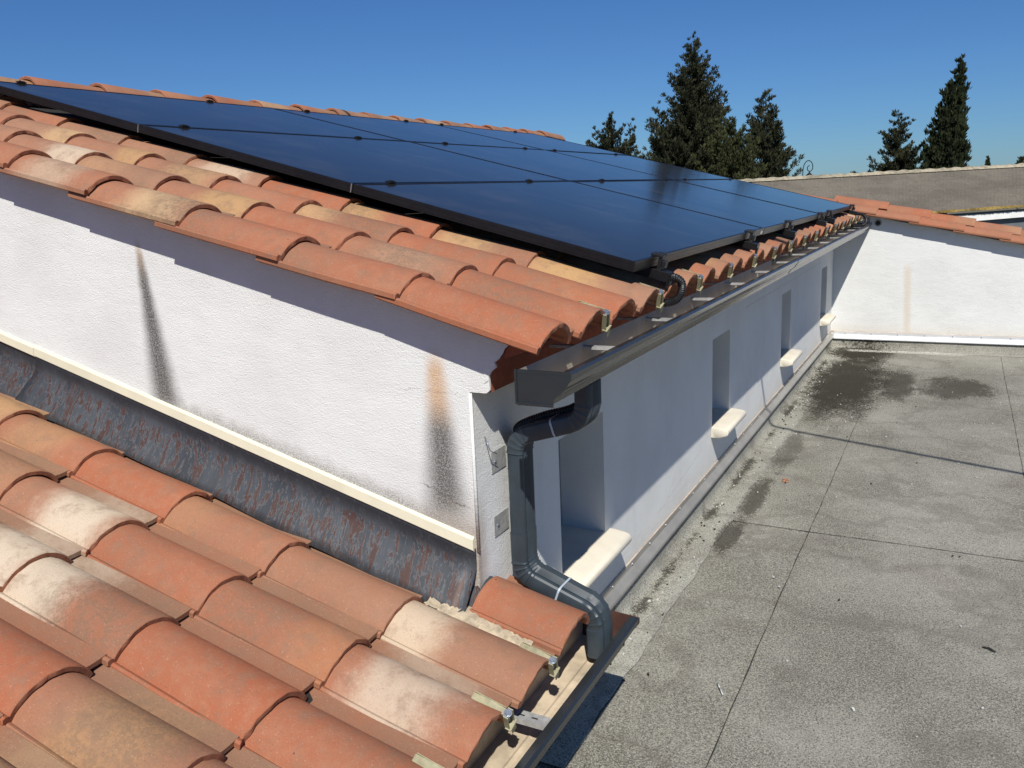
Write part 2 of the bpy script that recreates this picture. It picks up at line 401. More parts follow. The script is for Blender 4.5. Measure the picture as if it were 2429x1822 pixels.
# ------------------------------------------------------------------ tiles
def tile_mesh(name, length=.405, pan=True, drop=.017, taper=.06, flange=True, mats=None, seed=0):
    rv = random.Random(100+seed); chips = [(rv.uniform(-.08, .08), rv.uniform(.004, .010), rv.uniform(.0015, .005)) for _ in range(rv.choice((0, 1, 2, 3)))]
    ph = rv.uniform(0, 6); bow = rv.uniform(-.0022, .0022); sk = rv.uniform(-.004, .004)
    def jag(y): return sum(-dp*max(0, 1-abs(y-c0)/w0) for c0, w0, dp in chips) + .0009*math.sin(y*70+ph) + .0006*math.sin(y*190+2*ph) + sk*y*6
    mb = MB(); r = .0922; zc = .05 - r; th = .0125
    outer = []
    if flange: outer += [(-.0905, -.002), (-.0905, .0085), (-.0855, .0118), (-.0795, .0105)]
    a0, a1, N = (-57 if flange else -64), 64, 20
    for i in range(N+1):
        a = R_(a0 + (a1-a0)*i/N); outer.append((r*math.sin(a), zc + r*math.cos(a)))
    ri = r - th; inner = []
    for i in range(N+1):
        a = R_(66 + (-66-66)*i/N); inner.append((ri*math.sin(a), zc + ri*math.cos(a)))
    prof = outer + inner
    ctr_n = len(outer)
    def ring(x, inset=0.0):
        t = -x/length; ky = 1 - taper*t; out = []
        for i, (y, z) in enumerate(prof):
            if inset:
                if i < ctr_n: d = Vector((y, z-zc)).normalized()*-inset
                else: d = Vector((y, z-zc)).normalized()*inset*.6
                y, z = y+d.x, z+d.y
            out.append((x + (jag(y) if x > -.004 else 0), y*ky, z - drop*t + bow*math.sin(t*3.14)*4*t*(1-t)))
        return out
    xs = [(0, .0022), (-.0012, .0007), (-.003, 0)] + [(-length*k/6, 0) for k in range(1, 7)]
    rs = [ring(*q) for q in xs]
    mb.rings(rs, caps=False)
    n = len(prof)
    # end faces as strips between outer and inner lines
    def cap(rg):
        o = rg[:ctr_n]; i_ = rg[ctr_n:][::-1]; m = len(i_)
        pts = o + i_; fs = []
        k0 = ctr_n - (N+1)
        for k in range(N): fs.append((k0+k, k0+k+1, ctr_n+min(k+1, m-1), ctr_n+k))
        if flange: fs.append((0, 1, 2, 3)); fs.append((0, 3, k0, ctr_n))
        mb.add(pts, fs, 1)
    cap(rs[0]); cap(rs[-1])
    if pan:
        pp = [(.064, .0100), (.078, .0088), (.092, .0090), (.106, .0105), (.1185, .0125), (.1185, .001), (.106, -.001), (.078, -.002), (.064, -.001)]
        f0 = [(-.0105, y, z) for y, z in pp]; f1 = [(-.0125, y, z+(.0012 if i < 5 else 0)) for i, (y, z) in enumerate(pp)]
        f2 = [(-length, y, z+.0012-drop-.007 if i < 5 else z-drop-.007) for i, (y, z) in enumerate(pp)]
        mb.rings([f0, f1, f2], caps=True, smooth=False)
    me = mb.mesh(name, mats or [clay, clay_cut])
    me.set_sharp_from_angle(angle=R_(38))
    return me
tile_vars = [tile_mesh('roof_tile', seed=q) for q in range(7)]
tile_me = tile_vars[0]
tile_short = tile_mesh('roof_tile_short', length=.235, drop=.004, taper=.02)
cap_me = tile_mesh('cap_tile', length=.40, pan=False, flange=False, drop=.02, taper=.10)
def plugged():
    m = MB(); rs = random.Random(3)
    m.v = [tuple(v.co) for v in cap_me.vertices]; m.f = [list(p.vertices) for p in cap_me.polygons]; m.m = [p.material_index for p in cap_me.polygons]; m.sm = [p.use_smooth for p in cap_me.polygons]
    rows = []
    for x in (-.022, -.05):
        rows.append([(x + rs.uniform(-.006, .006), .070*math.sin(R_(a)), -.046 + .072*math.cos(R_(a)) + rs.uniform(-.004, .004)) for a in range(-75, 76, 15)])
    m.rings(rows, closed=False, caps=False, m=2, smooth=False)
    m.add(rows[0] + [(-.02, .06, -.04), (-.02, -.06, -.04)], [tuple(range(len(rows[0])+2))], 2)
    me = m.mesh('ridge_tile', [clay, clay_cut, mortar]); me.set_sharp_from_angle(angle=R_(38)); return me
ridge_me = plugged()

def rand_col(rng):
    u = rng.random()
    r = rng.random()*.95
    g = rng.random() if rng.random() < .55 else 0.0
    b = rng.random()**1.6
    a = rng.random()*.85 if rng.random() < .7 else .08
    return (r, min(1, g*1.2), b, a)
def put_tile(me, parent, loc, pitch, col, name='roof_tile', yaw=0.0, roll=0.0, scale=1.0):
    o = bpy.data.objects.new(name, me); link(o, parent)
    o.matrix_world = (Matrix.Translation(loc) @ Matrix.Rotation(yaw, 4, 'Z') @ Matrix.Rotation(pitch, 4, 'Y')
                      @ Matrix.Rotation(roll, 4, 'X') @ Matrix.Diagonal((scale, scale, scale, 1)))
    o.color = col
    return o

# ------------------------------------------------------------------ house
house = empty('house', (0, 0, 0), 'white rendered house with a low pitched terracotta tile roof carrying the solar panels', 'house')
WIN = [(.457, .789), (2.107, 2.428), (3.762, 4.073), (5.424, 5.732)]
ZS, ZT = .347, .743
w = MB()
# gable face (y = 0) with the little corbel return at its top right
gx = [-4.2, -2.75, -1.5, -.6, -.2, .052]
gtop = [roof_z(-2.75)-.3, roof_z(-2.75)-.02] + [roof_z(a)-.02 for a in gx[2:]]
for i in range(len(gx)-1):
    x0, x1 = gx[i], gx[i+1]
    if i < len(gx)-2:
        w.quad((x0, 0, -3.5), (x1, 0, -3.5), (x1, 0, gtop[i+1]), (x0, 0, gtop[i]))
w.add([(-.2, 0, -3.5), (0, 0, -3.5), (0, 0, .983), (.043, 0, .983), (.052, 0, .99), (.052, 0, gtop[-1]), (-.2, 0, gtop[-2])], [tuple(range(7))])
w.add([(0, 0, .983), (0, .006, .983), (.043, .006, .983), (.043, 0, .983)], [(0, 1, 2, 3)])
w.add([(.043, 0, .983), (.052, 0, .99), (.052, .006, .99), (.043, .006, .983)], [(0, 1, 2, 3)])
w.add([(.052, 0, .99), (.052, 0, gtop[-1]), (.052, .006, gtop[-1]), (.052, .006, .99)], [(0, 1, 2, 3)])
# eave face (x = 0) with openings and reveals
ys = [0] + [v for p in WIN for v in p] + [L]
for i in range(len(ys)-1):
    a, b = ys[i], ys[i+1]
    if i % 2 == 0: w.quad((0, a, -3.5), (0, b, -3.5), (0, b, .983), (0, a, .983))
    else:
        w.quad((0, a, -3.5), (0, b, -3.5), (0, b, ZS-.05), (0, a, ZS-.05)); w.quad((0, a, ZT), (0, b, ZT), (0, b, .983), (0, a, .983))
        D = -.17
        w.quad((0, a, ZS-.05), (D, a, ZS-.05), (D, a, ZT), (0, a, ZT)); w.quad((0, b, ZS-.05), (D, b, ZS-.05), (D, b, ZT), (0, b, ZT))
        w.quad((0, a, ZT), (D, a, ZT), (D, b, ZT), (0, b, ZT))
# far wing wall (y = L)
def wing_z(x): return 1.18 - (x-.323)*.226
w.add([(0, L, -3.5), (3.2, L, -3.5), (3.2, L, wing_z(3.2)-.075), (-.2, L, wing_z(-.2)-.075), (-.2, L, .9), (0, L, .9)], [tuple(range(6))])
w.add([(3.2, L, -3.5), (3.2, L+.3, -3.5), (3.2, L+.3, wing_z(3.2)-.075), (3.2, L, wing_z(3.2)-.075)], [(0, 1, 2, 3)])
w.add([(3.2, L+.3, -3.5), (-4, L+.3, -3.5), (-4, L+.3, 1.0), (-.2, L+.3, 1.2), (3.2, L+.3, wing_z(3.2)-.075)], [tuple(range(5))])
wall = w.build('wall', stucco, house)
# plaster edge bead on the corner
cb = MB(); cb.cyl((.001, .001, .60), (.001, .001, .98), .0042, 8); cb.build('corner_bead', stucco, house)

for wi, (a, b) in enumerate(WIN):
    m = MB(); m.box(-.178, -.165, a+.001, b-.001, ZS-.045, ZT-.002, 0)
    wo = m.build('window', window_glass, house)
    f = MB()
    for q in ((a+.002, a+.03, ZS-.04, ZT-.004), (b-.03, b-.002, ZS-.04, ZT-.004)): f.box(-.166, -.150, *q)
    f.box(-.166, -.151, a+.03, b-.03, ZT-.032, ZT-.004); f.box(-.166, -.151, a+.03, b-.03, ZS+.002, ZS+.03)
    f.build('window_frame', window_frame_m, wo)
    s = MB(); pr = [(-.164, ZS-.001), (.02, ZS-.003), (.060, ZS-.008)]
    for k in range(7):
        an = R_(70 - 25*k); pr.append((.064+.018*math.cos(an)-.004, ZS-.026+.018*math.sin(an)))
    pr += [(.04, ZS-.052), (-.164, ZS-.052)]
    def spt(p, t, a=a, b=b): return (p[0], t, p[1])
    # inner part between the jambs, outer nose wider than the opening
    inn = [(-.164, ZS-.001), (.0, ZS-.0025), (.0, ZS-.049), (-.164, ZS-.049)]
    s.prism(inn, spt, a+.0015, b-.0015)
    nose = [(.0015, ZS-.0025)] + pr[1:-2] + [(.04, ZS-.052), (.0015, ZS-.052)]
    r1 = [spt(p, a-.012) for p in nose]
    def shr(p, k): return (p[0]-.014*k*(p[0] > .03), p[1] + (ZS-.027-p[1])*.10*k)
    rr = [[spt(shr(p, 1), a-.018) for p in nose], [spt(shr(p, .3), a-.015) for p in nose], r1,
          [spt(p, b+.030) for p in nose], [spt(shr(p, .35), b+.038) for p in nose], [spt(shr(p, 1), b+.042) for p in nose]]
    s.rings(rr, smooth=True)
    so = s.build('window_sill', sill_m, wo, sharp=45)
hk = MB(); hk.cyl((-.09, .50, .405), (-.06, .54, .398), .010, 8); hk.cyl((-.06, .54, .398), (-.05, .54, .43), .006, 8); hk.cyl((-.10, .459, .405), (-.09, .50, .405), .008, 8)
hk.build('shutter_stop', black_plastic, house)

# corbel course under the eave and rough brick closure under the tiles
c = MB(); c.box(-.15, .050, .006, L-.002, .984, 1.035)
for k in range(24):
    y0 = .004 + k*.254
    c.box(-.1, .058+.004*random.random(), y0+.003, min(y0+.249, L-.004), 1.0365, 1.062)
c.build('corbel_course', clay_dark, house)
c = MB()
def clz(x): return roof_z(x)-.022
c.add([(.0, .004, 1.0635), (.098, .004, 1.0635), (.135, .004, clz(.135)-.03), (.135, .004, clz(.135)), (.0, .004, clz(0)),
       (.0, L-.004, 1.0635), (.098, L-.004, 1.0635), (.135, L-.004, clz(.135)-.03), (.135, L-.004, clz(.135)), (.0, L-.004, clz(0))],
      [(0, 1, 2, 3, 4), (9, 8, 7, 6, 5), (0, 5, 6, 1), (1, 6, 7, 2), (2, 7, 8, 3), (3, 8, 9, 4), (4, 9, 5, 0)])
c.build('eave_closure', clay_dark, house)
# ragged plaster end on the gable under the last tiles
pl = MB(); pts = []
for i in range(12):
    t = i/11; zz = 1.012 + .115*t
    pts.append((.056 + .085*t**1.6 + random.uniform(-.008, .008), zz))
pv = [(.04, 1.006)] + pts + [(.04, 1.128)]
pl.add([(p[0], -.0015, p[1]) for p in pv], [tuple(range(len(pv)))]); pl.add([(p[0], .004, p[1]) for p in pv], [tuple(range(len(pv)))])
pl.build('plaster_edge', stucco, house)

# roof: deck as the part, tiles as its pieces
d = MB()
zt = lambda x: roof_z(x) - .012
d.add([(-2.76, .012, zt(-2.76)), (.13, .012, zt(.13)), (.13, L+.28, zt(.13)), (-2.76, L+.28, zt(-2.76)),
       (-2.76, .012, zt(-2.76)-.03), (.13, .012, zt(.13)-.006), (.13, L+.28, zt(.13)-.006), (-2.76, L+.28, zt(-2.76)-.03)],
      [(0, 1, 2, 3), (7, 6, 5, 4), (0, 4, 5, 1), (1, 5, 6, 2), (2, 6, 7, 3), (3, 7, 4, 0)], 0)
d.add([(-2.762, -.06, zt(-2.76)+.03), (-2.762, L+.28, zt(-2.76)+.03), (-5.2, L+.28, zt(-2.76)-.6), (-5.2, -.06, zt(-2.76)-.6)], [(0, 1, 2, 3)], 1)
roof = d.build('roof', [dark_void, clay_dark], house)
rng = random.Random(11)
def tile_loc(j, k, jit=True):
    x = XE - k*EXP*cT - .05*sT; z = ZE + .006 + k*EXP*sT - .05*cT
    return Vector((x + (rng.uniform(-.004, .004) if jit else 0), YC - .03 + j*WID + (rng.uniform(-.0025, .0025) if jit else 0), z))
special_up = {(0, 0): (.10, 0, 0, .12), (0, 1): (.35, 0, 0, .45), (0, 2): (.25, 0, 0, .5), (0, 3): (.5, 1, .25, .75), (0, 4): (.4, .6, .8, .3),
              (1, 0): (.15, 0, 0, .65), (1, 1): (.5, .3, .6, .65), (1, 2): (.25, .0, 0, .1), (1, 3): (.6, .9, 0, .2), (1, 4): (.85, .3, .1, .3), (1, 5): (.8, .9, .9, .1),
              (2, 0): (.12, .1, 0, .35), (2, 1): (.15, 0, 0, .3), (2, 2): (.4, .8, .1, .7), (2, 3): (.35, .1, .6, .1), (2, 4): (.6, .7, .1, .6), (2, 5): (.6, .8, 0, .2),
              (3, 0): (.9, 1, 0, .0), (3, 1): (.55, .9, .05, .45), (3, 2): (.2, .9, 0, .5), (3, 3): (.1, 0, 0, .2), (3, 4): (.9, .7, .9, 0)}
ncol = 31
for j in range(ncol):
    for k in range(10):
        if j > 3 and k > 0: continue
        p = tile_loc(j, k)
        pitch = TH
        if k == 0: p.z -= .016; p.x += .006; pitch += .045
        col = special_up.get((j, k), rand_col(rng))
        if k == 0 and j == 11: col = (.9, 1, .9, 0)
        o = put_tile(tile_vars[(j*3+k*5) % 7], roof, p, pitch + rng.uniform(-.006, .006), col, roll=rng.uniform(-.012, .012), yaw=rng.uniform(-.006, .006))
        if (j, k) == (3, 0): o['label'] = 'plain ochre yellow roof tile at the eave'
# tiles that lie under the panels, one merged remainder
hid = MB()
tv = [v.co.copy() for v in tile_me.vertices]; tf = [tuple(p.vertices) for p in tile_me.polygons]
for j in range(4, ncol):
    for k in (1, 9):
        p = tile_loc(j, k); mt = Matrix.Translation(p) @ Matrix.Rotation(TH, 4, 'Y')
        hid.add([mt @ v for v in tv], tf)
ho = hid.build('roof_tile', clay, roof); ho['kind'] = 'stuff'; ho.color = (.5, .3, .3, .4)
# ridge tiles, openings towards the camera
zr = roof_z(-2.75) + .070
for i in range(-3, 18):
    y = .96 - .045 + i*.345
    if y > L + .2: break
    put_tile(ridge_me, roof, Vector((-2.75 + rng.uniform(-.006, .006), y, zr + rng.uniform(-.004, .004) - .012)), 0,
             (rng.random(), rng.random()*.7, .4*rng.random(), .7*rng.random()), 'ridge_tile', yaw=-math.pi/2 + rng.uniform(-.02, .02), scale=1.16)
# wing verge tiles and the coping row behind them
wp = math.atan(.226)
for i in range(8):
    x = .323 + (i-1)*.322
    put_tile(tile_me, roof, Vector((x, L - .0, wing_z(x) - .048)), wp + .0, (.15+.3*rng.random(), .35*(i == 0), .5, .3*rng.random()), 'verge_tile')
for i in range(-9, 7):
    x = .394 + i*.322
    z = (1.221 - (x-.394)*.235) if x > .2 else (1.221 - (.2-.394)*.235 + (.2-x)*.262 - min(.125, (.2-x)*.5))
    put_tile(cap_me, roof, Vector((x, L + .19 + rng.uniform(-.01, .01), z - .055)), wp if x > .2 else TH, (.3*rng.random()+.1, .3*rng.random(), .2, .5*rng.random()), 'coping_tile', scale=1.08)
wd = MB(); wd.add([(-.2, L-.02, wing_z(-.2)-.072), (3.2, L-.02, wing_z(3.2)-.072), (3.2, L+.3, wing_z(3.2)-.055), (-.2, L+.3, wing_z(-.2)-.055)], [(0, 1, 2, 3)])
wd.build('wing_deck', dark_void, roof)
# little vent and fixings under the wing verge
vb = MB(); vb.cyl((.335, L-.001, 1.058), (.335, L-.006, 1.058), .028, 16); vb.cyl((.335, L-.006, 1.058), (.335, L-.012, 1.058), .018, 16, m=1)
vb.box(.255, .272, L-.012, L-.001, 1.06, 1.10, 0); vb.build('vent', [flash_m, dark_void], house)

# cover strip and lead flashing on the gable
def strip_z(x): return .634 - .2515*x
m = MB()
for x0, x1, dz in ((-4.0, -1.533, 0), (-1.531, -.006, .002)):
    pr = [(0, .030), (-.004, .033), (-.011, .027), (-.012, .002), (-.006, -.004), (0, -.004)]
    vs0 = [(x0, a-.0005, strip_z(x0)-.031+b+dz) for a, b in pr]; vs1 = [(x1, a-.0005, strip_z(x1)-.031+b+dz) for a, b in pr]
    m.rings([vs0, vs1], smooth=False)
m.build('cover_strip', cream_paint, house)
m = MB()
def leadring(x, tilt=0, lift=0):
    zs = strip_z(x) - .025; out = []
    for k in range(9):
        t = k/8
        yy = -.003 - .074*max(0, t-.35)**1.25/.65**1.25; zz = zs - .138*t - .004*math.sin(t*9+x*5) * t
        out.append((x + tilt*t, yy - lift + .003*math.sin(x*14)*t*t, zz))
    return out
for xa, xb, lift in ((-4.0, -1.49, .0), (-1.53, -.004, .004)):
    n = 40; rs = []
    for i in range(n+1):
        x = xa + (xb-xa)*i/n
        rs.append(leadring(x, tilt=-.05*(i/n if xb < -1 else 0) - (.045*max(0, 1-i/4) if xa > -2 else 0), lift=lift))
    m.rings(rs, closed=False, caps=False)
lo_ = m.build('lead_flashing', lead, house)
sl = lo_.modifiers.new('thick', 'SOLIDIFY'); sl.thickness = .0035; sl.offset = -1
# lead patch and mortar beside the last lower tile
m = MB(); rs = []
for i in range(7):
    t = i/6; row = []
    for k in range(9):
        u = k/8; ang = R_(-75 + 135*u)
        row.append((-.035 + .055*t, .033 + .083*math.sin(ang) + .004*math.sin(9*u+5*t), roof2_z(-.03+.05*t) - .040 + .096*math.cos(ang)*(.93+.05*t) + .003*math.sin(14*u+3*i)))
    rs.append(row)
m.rings(rs, closed=False, caps=False)
lp = m.build('lead_patch', lead, house); lp.modifiers.new('thick', 'SOLIDIFY').thickness = .003

# metal cover flashing over the felt upstand
fl = MB()
pr = [(0.001, .147), (.004, .148), (.005, .128), (.010, .125), (.029, .106), (.030, .097), (.027, .097), (.024, .104), (.001, .118)]
fl.rings([[(a, .28, b) for a, b in pr], [(a, L-.02, b) for a, b in pr]], smooth=False)
fo = fl.build('wall_flashing', flash_m, house)
sw = MB()
for k in range(30):
    y = .45 + k*.19
    sw.cyl((.004, y, .137), (.0085, y, .137), .0042, 8)
sw_o = sw.build('screw_row', bare_alu, fo)
fl = MB()
pr2 = [(0, .143), (-.004, .144), (-.005, .122), (-.012, .118), (-.026, .090), (-.027, .083), (-.023, .083), (-.02, .09), (0, .112)]
fl.rings([[(.028, L+a-.001, b) for a, b in pr2], [(3.2, L+a-.001, b+.004) for a, b in pr2]], smooth=False)
fo2 = fl.build('wall_flashing', flash_w, house)
sw = MB()
for k in range(14):
    x = .12 + k*.205; sw.cyl((x, L-.0055, .131), (x, L-.009, .131), .0042, 8)
sw.build('screw_row', bolt_m, fo2)
se = MB(); se.prism([(.0005, .1475), (.0045, .1485), (.003, .151), (.0005, .152)], lambda p, t: (p[0], t, p[1]), .28, L-.003)
se.prism([(-.0005, .1445), (-.005, .1445), (-.0005, .150)], lambda p, t: (t, L+p[0], p[1]), .006, 3.2)
se.build('sealant_bead', sealant, house)

# ------------------------------------------------------------------ flat roof
flat = empty('flat_roof', (1.5, 2, 0), 'weathered grey mineral felt flat roof with dark moss patches beside the white walls', 'flat roof')
base = MB(); base.box(-.6, 4.2, -4, L-.001, -.3, -.012); o = base.build('roof_slab', bitumen, flat); o.matrix_parent_inverse = flat.matrix_world.inverted() if False else Matrix.Translation((-1.5, -2, 0))
def fpart(mb, name, mat):
    o = mb.build(name, mat, flat); o.matrix_parent_inverse = Matrix.Translation((-1.5, -2, 0)); return o
cols = [(-.6, .50), (.50, 1.318), (1.318, 2.14), (2.14, 2.96), (2.96, 4.2)]
for i, (a, b) in enumerate(cols):
    for (y0, y1, up) in ((-4, 1.87, 0), (1.86, L-.02, .0035)):
        z = -.006 + .0035*(i % 2) + up
        s = MB(); nx, ny = 2, 60
        a2 = a - (.03 if i else 0)
        vs = []; 
        for iy in range(ny+1):
            yy = y0 + (y1-y0)*iy/ny
            wob = .0015*math.sin(yy*3+i) + .0008*math.sin(yy*17.3+2*i)
            vs += [(a2 + wob*(i > 0), yy, z), (b + .01, yy, z)]
        fs = [(2*q, 2*q+1, 2*q+3, 2*q+2) for q in range(ny)]
        s.add(vs, fs); 
        ob = fpart(s, 'felt_sheet', felt); so_ = ob.modifiers.new('t', 'SOLIDIFY'); so_.thickness = .003; so_.offset = -1
# bitumen bleed along the laps
bl = MB()
def bead(pts, wd, z):
    n = len(pts); vs = []
    for i, p in enumerate(pts):
        t = Vector(pts[min(i+1, n-1)]) - Vector(pts[max(i-1, 0)]); q = Vector((-t.y, t.x)).normalized()
        ww = wd*(.35 + .9*random.random())
        vs += [(p[0]-q.x*ww, p[1]-q.y*ww, z), (p[0]+q.x*ww, p[1]+q.y*ww, z)]
    bl.add(vs, [(2*k, 2*k+1, 2*k+3, 2*k+2) for k in range(n-1)])
for i, a in enumerate((.50, 1.318, 2.14)):
    aa = a - .03*(i >= 0)*0
    bead([(aa-.031 + .0015*math.sin(y*3+i+1) + .0008*math.sin(y*17.3+2*(i+1)), y) for y in np.arange(-4, L-.1, .035)], .0016, .0022)
bead([(x, 1.862 + .0015*math.sin(x*9)) for x in np.arange(.15, 4.2, .03)], .0026, .0024)
fpart(bl, 'lap_seam', bitumen)
# upstand against the eave wall: cove, pale band on the floor, overlapping lengths
for i, (y0, y1) in enumerate(((.10, .845), (.83, 1.43), (1.415, 2.355), (2.34, 3.14), (3.125, 4.5), (4.485, L-.015))):
    u = MB(); k = .0015*(i % 2); rs = []
    n = 30
    for q in range(n+1):
        yy = y0 + (y1-y0)*q/n; w_ = .004*math.sin(yy*11) + .003*math.sin(yy*31)
        rs.append([(.010+k, yy, .114), (.011+k, yy, .07), (.014+k, yy, .035), (.024, yy, .016+k), (.042, yy, .008+k), (.07, yy, .0062+k), (.148+w_, yy, .0058+k), (.150+w_, yy, .0022)])
    u.rings(rs, closed=False, caps=False)
    fpart(u, 'felt_upstand', felt_pale)
u2 = MB()
for i, (x0, x1) in enumerate(((.012, .475), (.465, 1.02), (1.01, 2.0), (1.99, 3.2))):
    k = .002*(i % 2)
    rs = [[(x0, L-.010-k, .112), (x0, L-.012-k, .03), (x0, L-.03, .010+k), (x0, L-.10, .006+k), (x0, L-.102, .0024)], [(x1, L-.010-k, .112), (x1, L-.012-k, .03), (x1, L-.03, .010+k), (x1, L-.10, .006+k), (x1, L-.102, .0024)]]
    u2.rings(rs, closed=False, caps=False)
fpart(u2, 'felt_upstand', felt)

# ------------------------------------------------------------------ annex (lower roof in the foreground)
annex = empty('annex', (0, -1.5, 0), 'lower annex roof of weathered terracotta tiles in the foreground below the white gable', 'annex')
INV = Matrix.Translation((0, 1.5, 0))
def apart(mb, name, mat, parent=None, **k):
    o = mb.build(name, mat, annex if parent is None else parent, **k)
    if parent is None: o.matrix_parent_inverse = INV
    return o
aw = MB(); aw.box(-5, .06, -5.0, -.004, -3.5, .26); aw.box(-.001, .06, -.004, .20, -.01, .26); apart(aw, 'wall', stucco)
zt2 = lambda x: roof2_z(x) - .012
dk = MB()
dk.add([(-4.5, -5.0, zt2(-4.5)), (.14, -5.0, zt2(.14)), (.14, -.002, zt2(.14)), (-4.5, -.002, zt2(-4.5)),
        (-4.5, -5.0, zt2(-4.5)-.08), (.14, -5.0, zt2(.14)-.06), (.14, -.002, zt2(.14)-.06), (-4.5, -.002, zt2(-4.5)-.08)],
       [(0, 1, 2, 3), (7, 6, 5, 4), (0, 4, 5, 1), (1, 5, 6, 2), (2, 6, 7, 3), (3, 7, 4, 0)])
dk.box(.001, .14, -.002, .16, zt2(.1)-.06, zt2(.1)-.01)
roof2 = apart(dk, 'roof', dark_void)
bpy.context.view_layer.update()
rng = random.Random(5)
special_lo = {(0, 0): (.8, 1, .8, .15), (0, 1): (.75, 0, 0, .2), (0, 2): (.55, .2, 0, .2), (0, 3): (.1, 0, 0, .1), (0, 4): (.3, .45, .05, .35),
              (1, 0): (.35, .8, 1, .1), (1, 1): (.3, .2, 0, .55), (1, 2): (.2, .0, .3, .3), (1, 3): (.7, 1, 1, .0), (1, 4): (.4, .3, .1, .6),
              (2, 0): (.2, 0, 0, .2), (2, 1): (.02, 0, 0, .1), (2, 2): (.3, 1, 1, .7), (2, 3): (.9, 1, 1, 0), (3, 1): (.6, .55, 0, .6), (3, 2): (.1, 0, 0, .15)}
for j in range(-1, 7):
    for k in range(0, 9):
        if j == -1 and k > 0: continue
        p = Vector((XE2 - k*EXP*cL - .05*sL + rng.uniform(-.004, .004), YC2 - .03 - j*WID2 + rng.uniform(-.003, .003), ZE2 + .006 + k*EXP*sL - .05*cL))
        if j == -1:
            o = put_tile(tile_short, roof2, p + Vector((.004, -.004, .012)), TH2 - .02, (.12, 0, .2, .35))
            o['label'] = 'short cut orange roof tile beside the downpipe outlet'
        else:
            o = put_tile(tile_vars[(j*3+k*5+2) % 7], roof2, p, TH2 + rng.uniform(-.006, .006), special_lo.get((j, k), rand_col(rng)), roll=rng.uniform(-.014, .014), yaw=rng.uniform(-.007, .007))
            if (j, k) in ((1, 3), (2, 3)): o['label'] = 'roof tile bleached cream white'
# mortar bed between the last full tile and the cut one
m = MB(); rs = []
for i in range(40):
    x = .165 - .26*i/39; z = roof2_z(x)
    row = []
    for k in range(7):
        u = k/6
        row.append((x + .004*random.uniform(-1, 1), -.098 + .075*u + .002*random.uniform(-1, 1), z + .006 + .007*math.sin(u*3.1) + .0035*random.uniform(-1, 1)))
    rs.append(row)
m.rings(rs, closed=False, caps=False); apart(m, 'mortar_bed', mortar)

# ------------------------------------------------------------------ gutters
def gutter(name, prof_out, th, y0, y1, yj, mats, label, capmat, joint):
    g = empty(name, (prof_out[0][0], y0, prof_out[0][1]), label, 'gutter')
    inv = Matrix.Translation((-prof_out[0][0], -y0, -prof_out[0][1]))
    n = len(prof_out)
    def offs(d):
        out = []
        for i in range(n):
            a = Vector(prof_out[max(i-1, 0)]); b = Vector(prof_out[min(i+1, n-1)]); t = (b-a).normalized()
            q = Vector((-t.y, t.x)); out.append((prof_out[i][0]+q.x*d, prof_out[i][1]+q.y*d))
        return out
    inn = offs(th)
    segs = [(y0, y1)] if not yj else [(y0, yj), (yj-.03, y1)]
    for si, (a, b) in enumerate(segs):
        m = MB(); e = .0015*si
        o_ = [(p[0]+e, p[1]-e*.5) for p in prof_out]
        m.rings([[(p[0], a, p[1]) for p in o_], [(p[0], b, p[1]) for p in o_]], closed=False, caps=False, m=0, smooth=False)
        m.rings([[(p[0], a, p[1]) for p in inn], [(p[0], b, p[1]) for p in inn]], closed=False, caps=False, m=1, smooth=False)
        for yy in (a, b):
            for k in range(n-1): m.quad((o_[k][0], yy, o_[k][1]), (o_[k+1][0], yy, o_[k+1][1]), (inn[k+1][0], yy, inn[k+1][1]), (inn[k][0], yy, inn[k][1]), 0)
        for k in (0, n-1): m.quad((o_[k][0], a, o_[k][1]), (o_[k][0], b, o_[k][1]), (inn[k][0], b, inn[k][1]), (inn[k][0], a, inn[k][1]), 0)
        t = m.build('trough', mats, g); t.matrix_parent_inverse = inv
    return g, inv
# upper: K profile, back, bottom, stepped front, rolled lip
PU = [(.170, 1.062), (.170, .996), (.248, .996), (.2505, 1.007), (.256, 1.012), (.2575, 1.017), (.266, 1.022), (.276, 1.031), (.2835, 1.043), (.288, 1.047), (.289, 1.058), (.283, 1.0625), (.266, 1.061), (.266, 1.056)]
g1, inv1 = gutter('gutter', PU, .0014, -.093, L-.015, 2.54, [slate_alu, simple('taupe_gutter_lining', (.40, .355, .295), .5, 0, var=.15, sc=16)],
                  'dark grey aluminium gutter along the upper eave above the narrow windows', slate_alu, True)
m = MB()
capo = [(.168, 1.062), (.168, .994), (.249, .994), (.2515, 1.006), (.2585, 1.013), (.268, 1.020), (.278, 1.030), (.285, 1.042), (.290, 1.047), (.291, 1.062)]
m.prism(capo, lambda p, t: (p[0], t, p[1]), -.0945, -.0925)
m.prism([(.1665, 1.064), (.1665, .992), (.171, .992), (.171, 1.064)], lambda p, t: (p[0], t, p[1]), -.0985, -.0946)
m.prism([(.1715, .991), (.251, .991), (.251, .997), (.1715, .997)], lambda p, t: (p[0], t, p[1]), -.100, -.0946)
m.prism([(.1715, 1.056), (.288, 1.056), (.291, 1.0635), (.1715, 1.0635)], lambda p, t: (p[0], t, p[1]), -.0950, -.0905)
o = m.build('end_cap', slate_alu, g1); o.matrix_parent_inverse = inv1
m = MB(); m.prism(capo, lambda p, t: (p[0], t, p[1]), L-.0135, L-.0115); o = m.build('end_cap', slate_alu, g1); o.matrix_parent_inverse = inv1
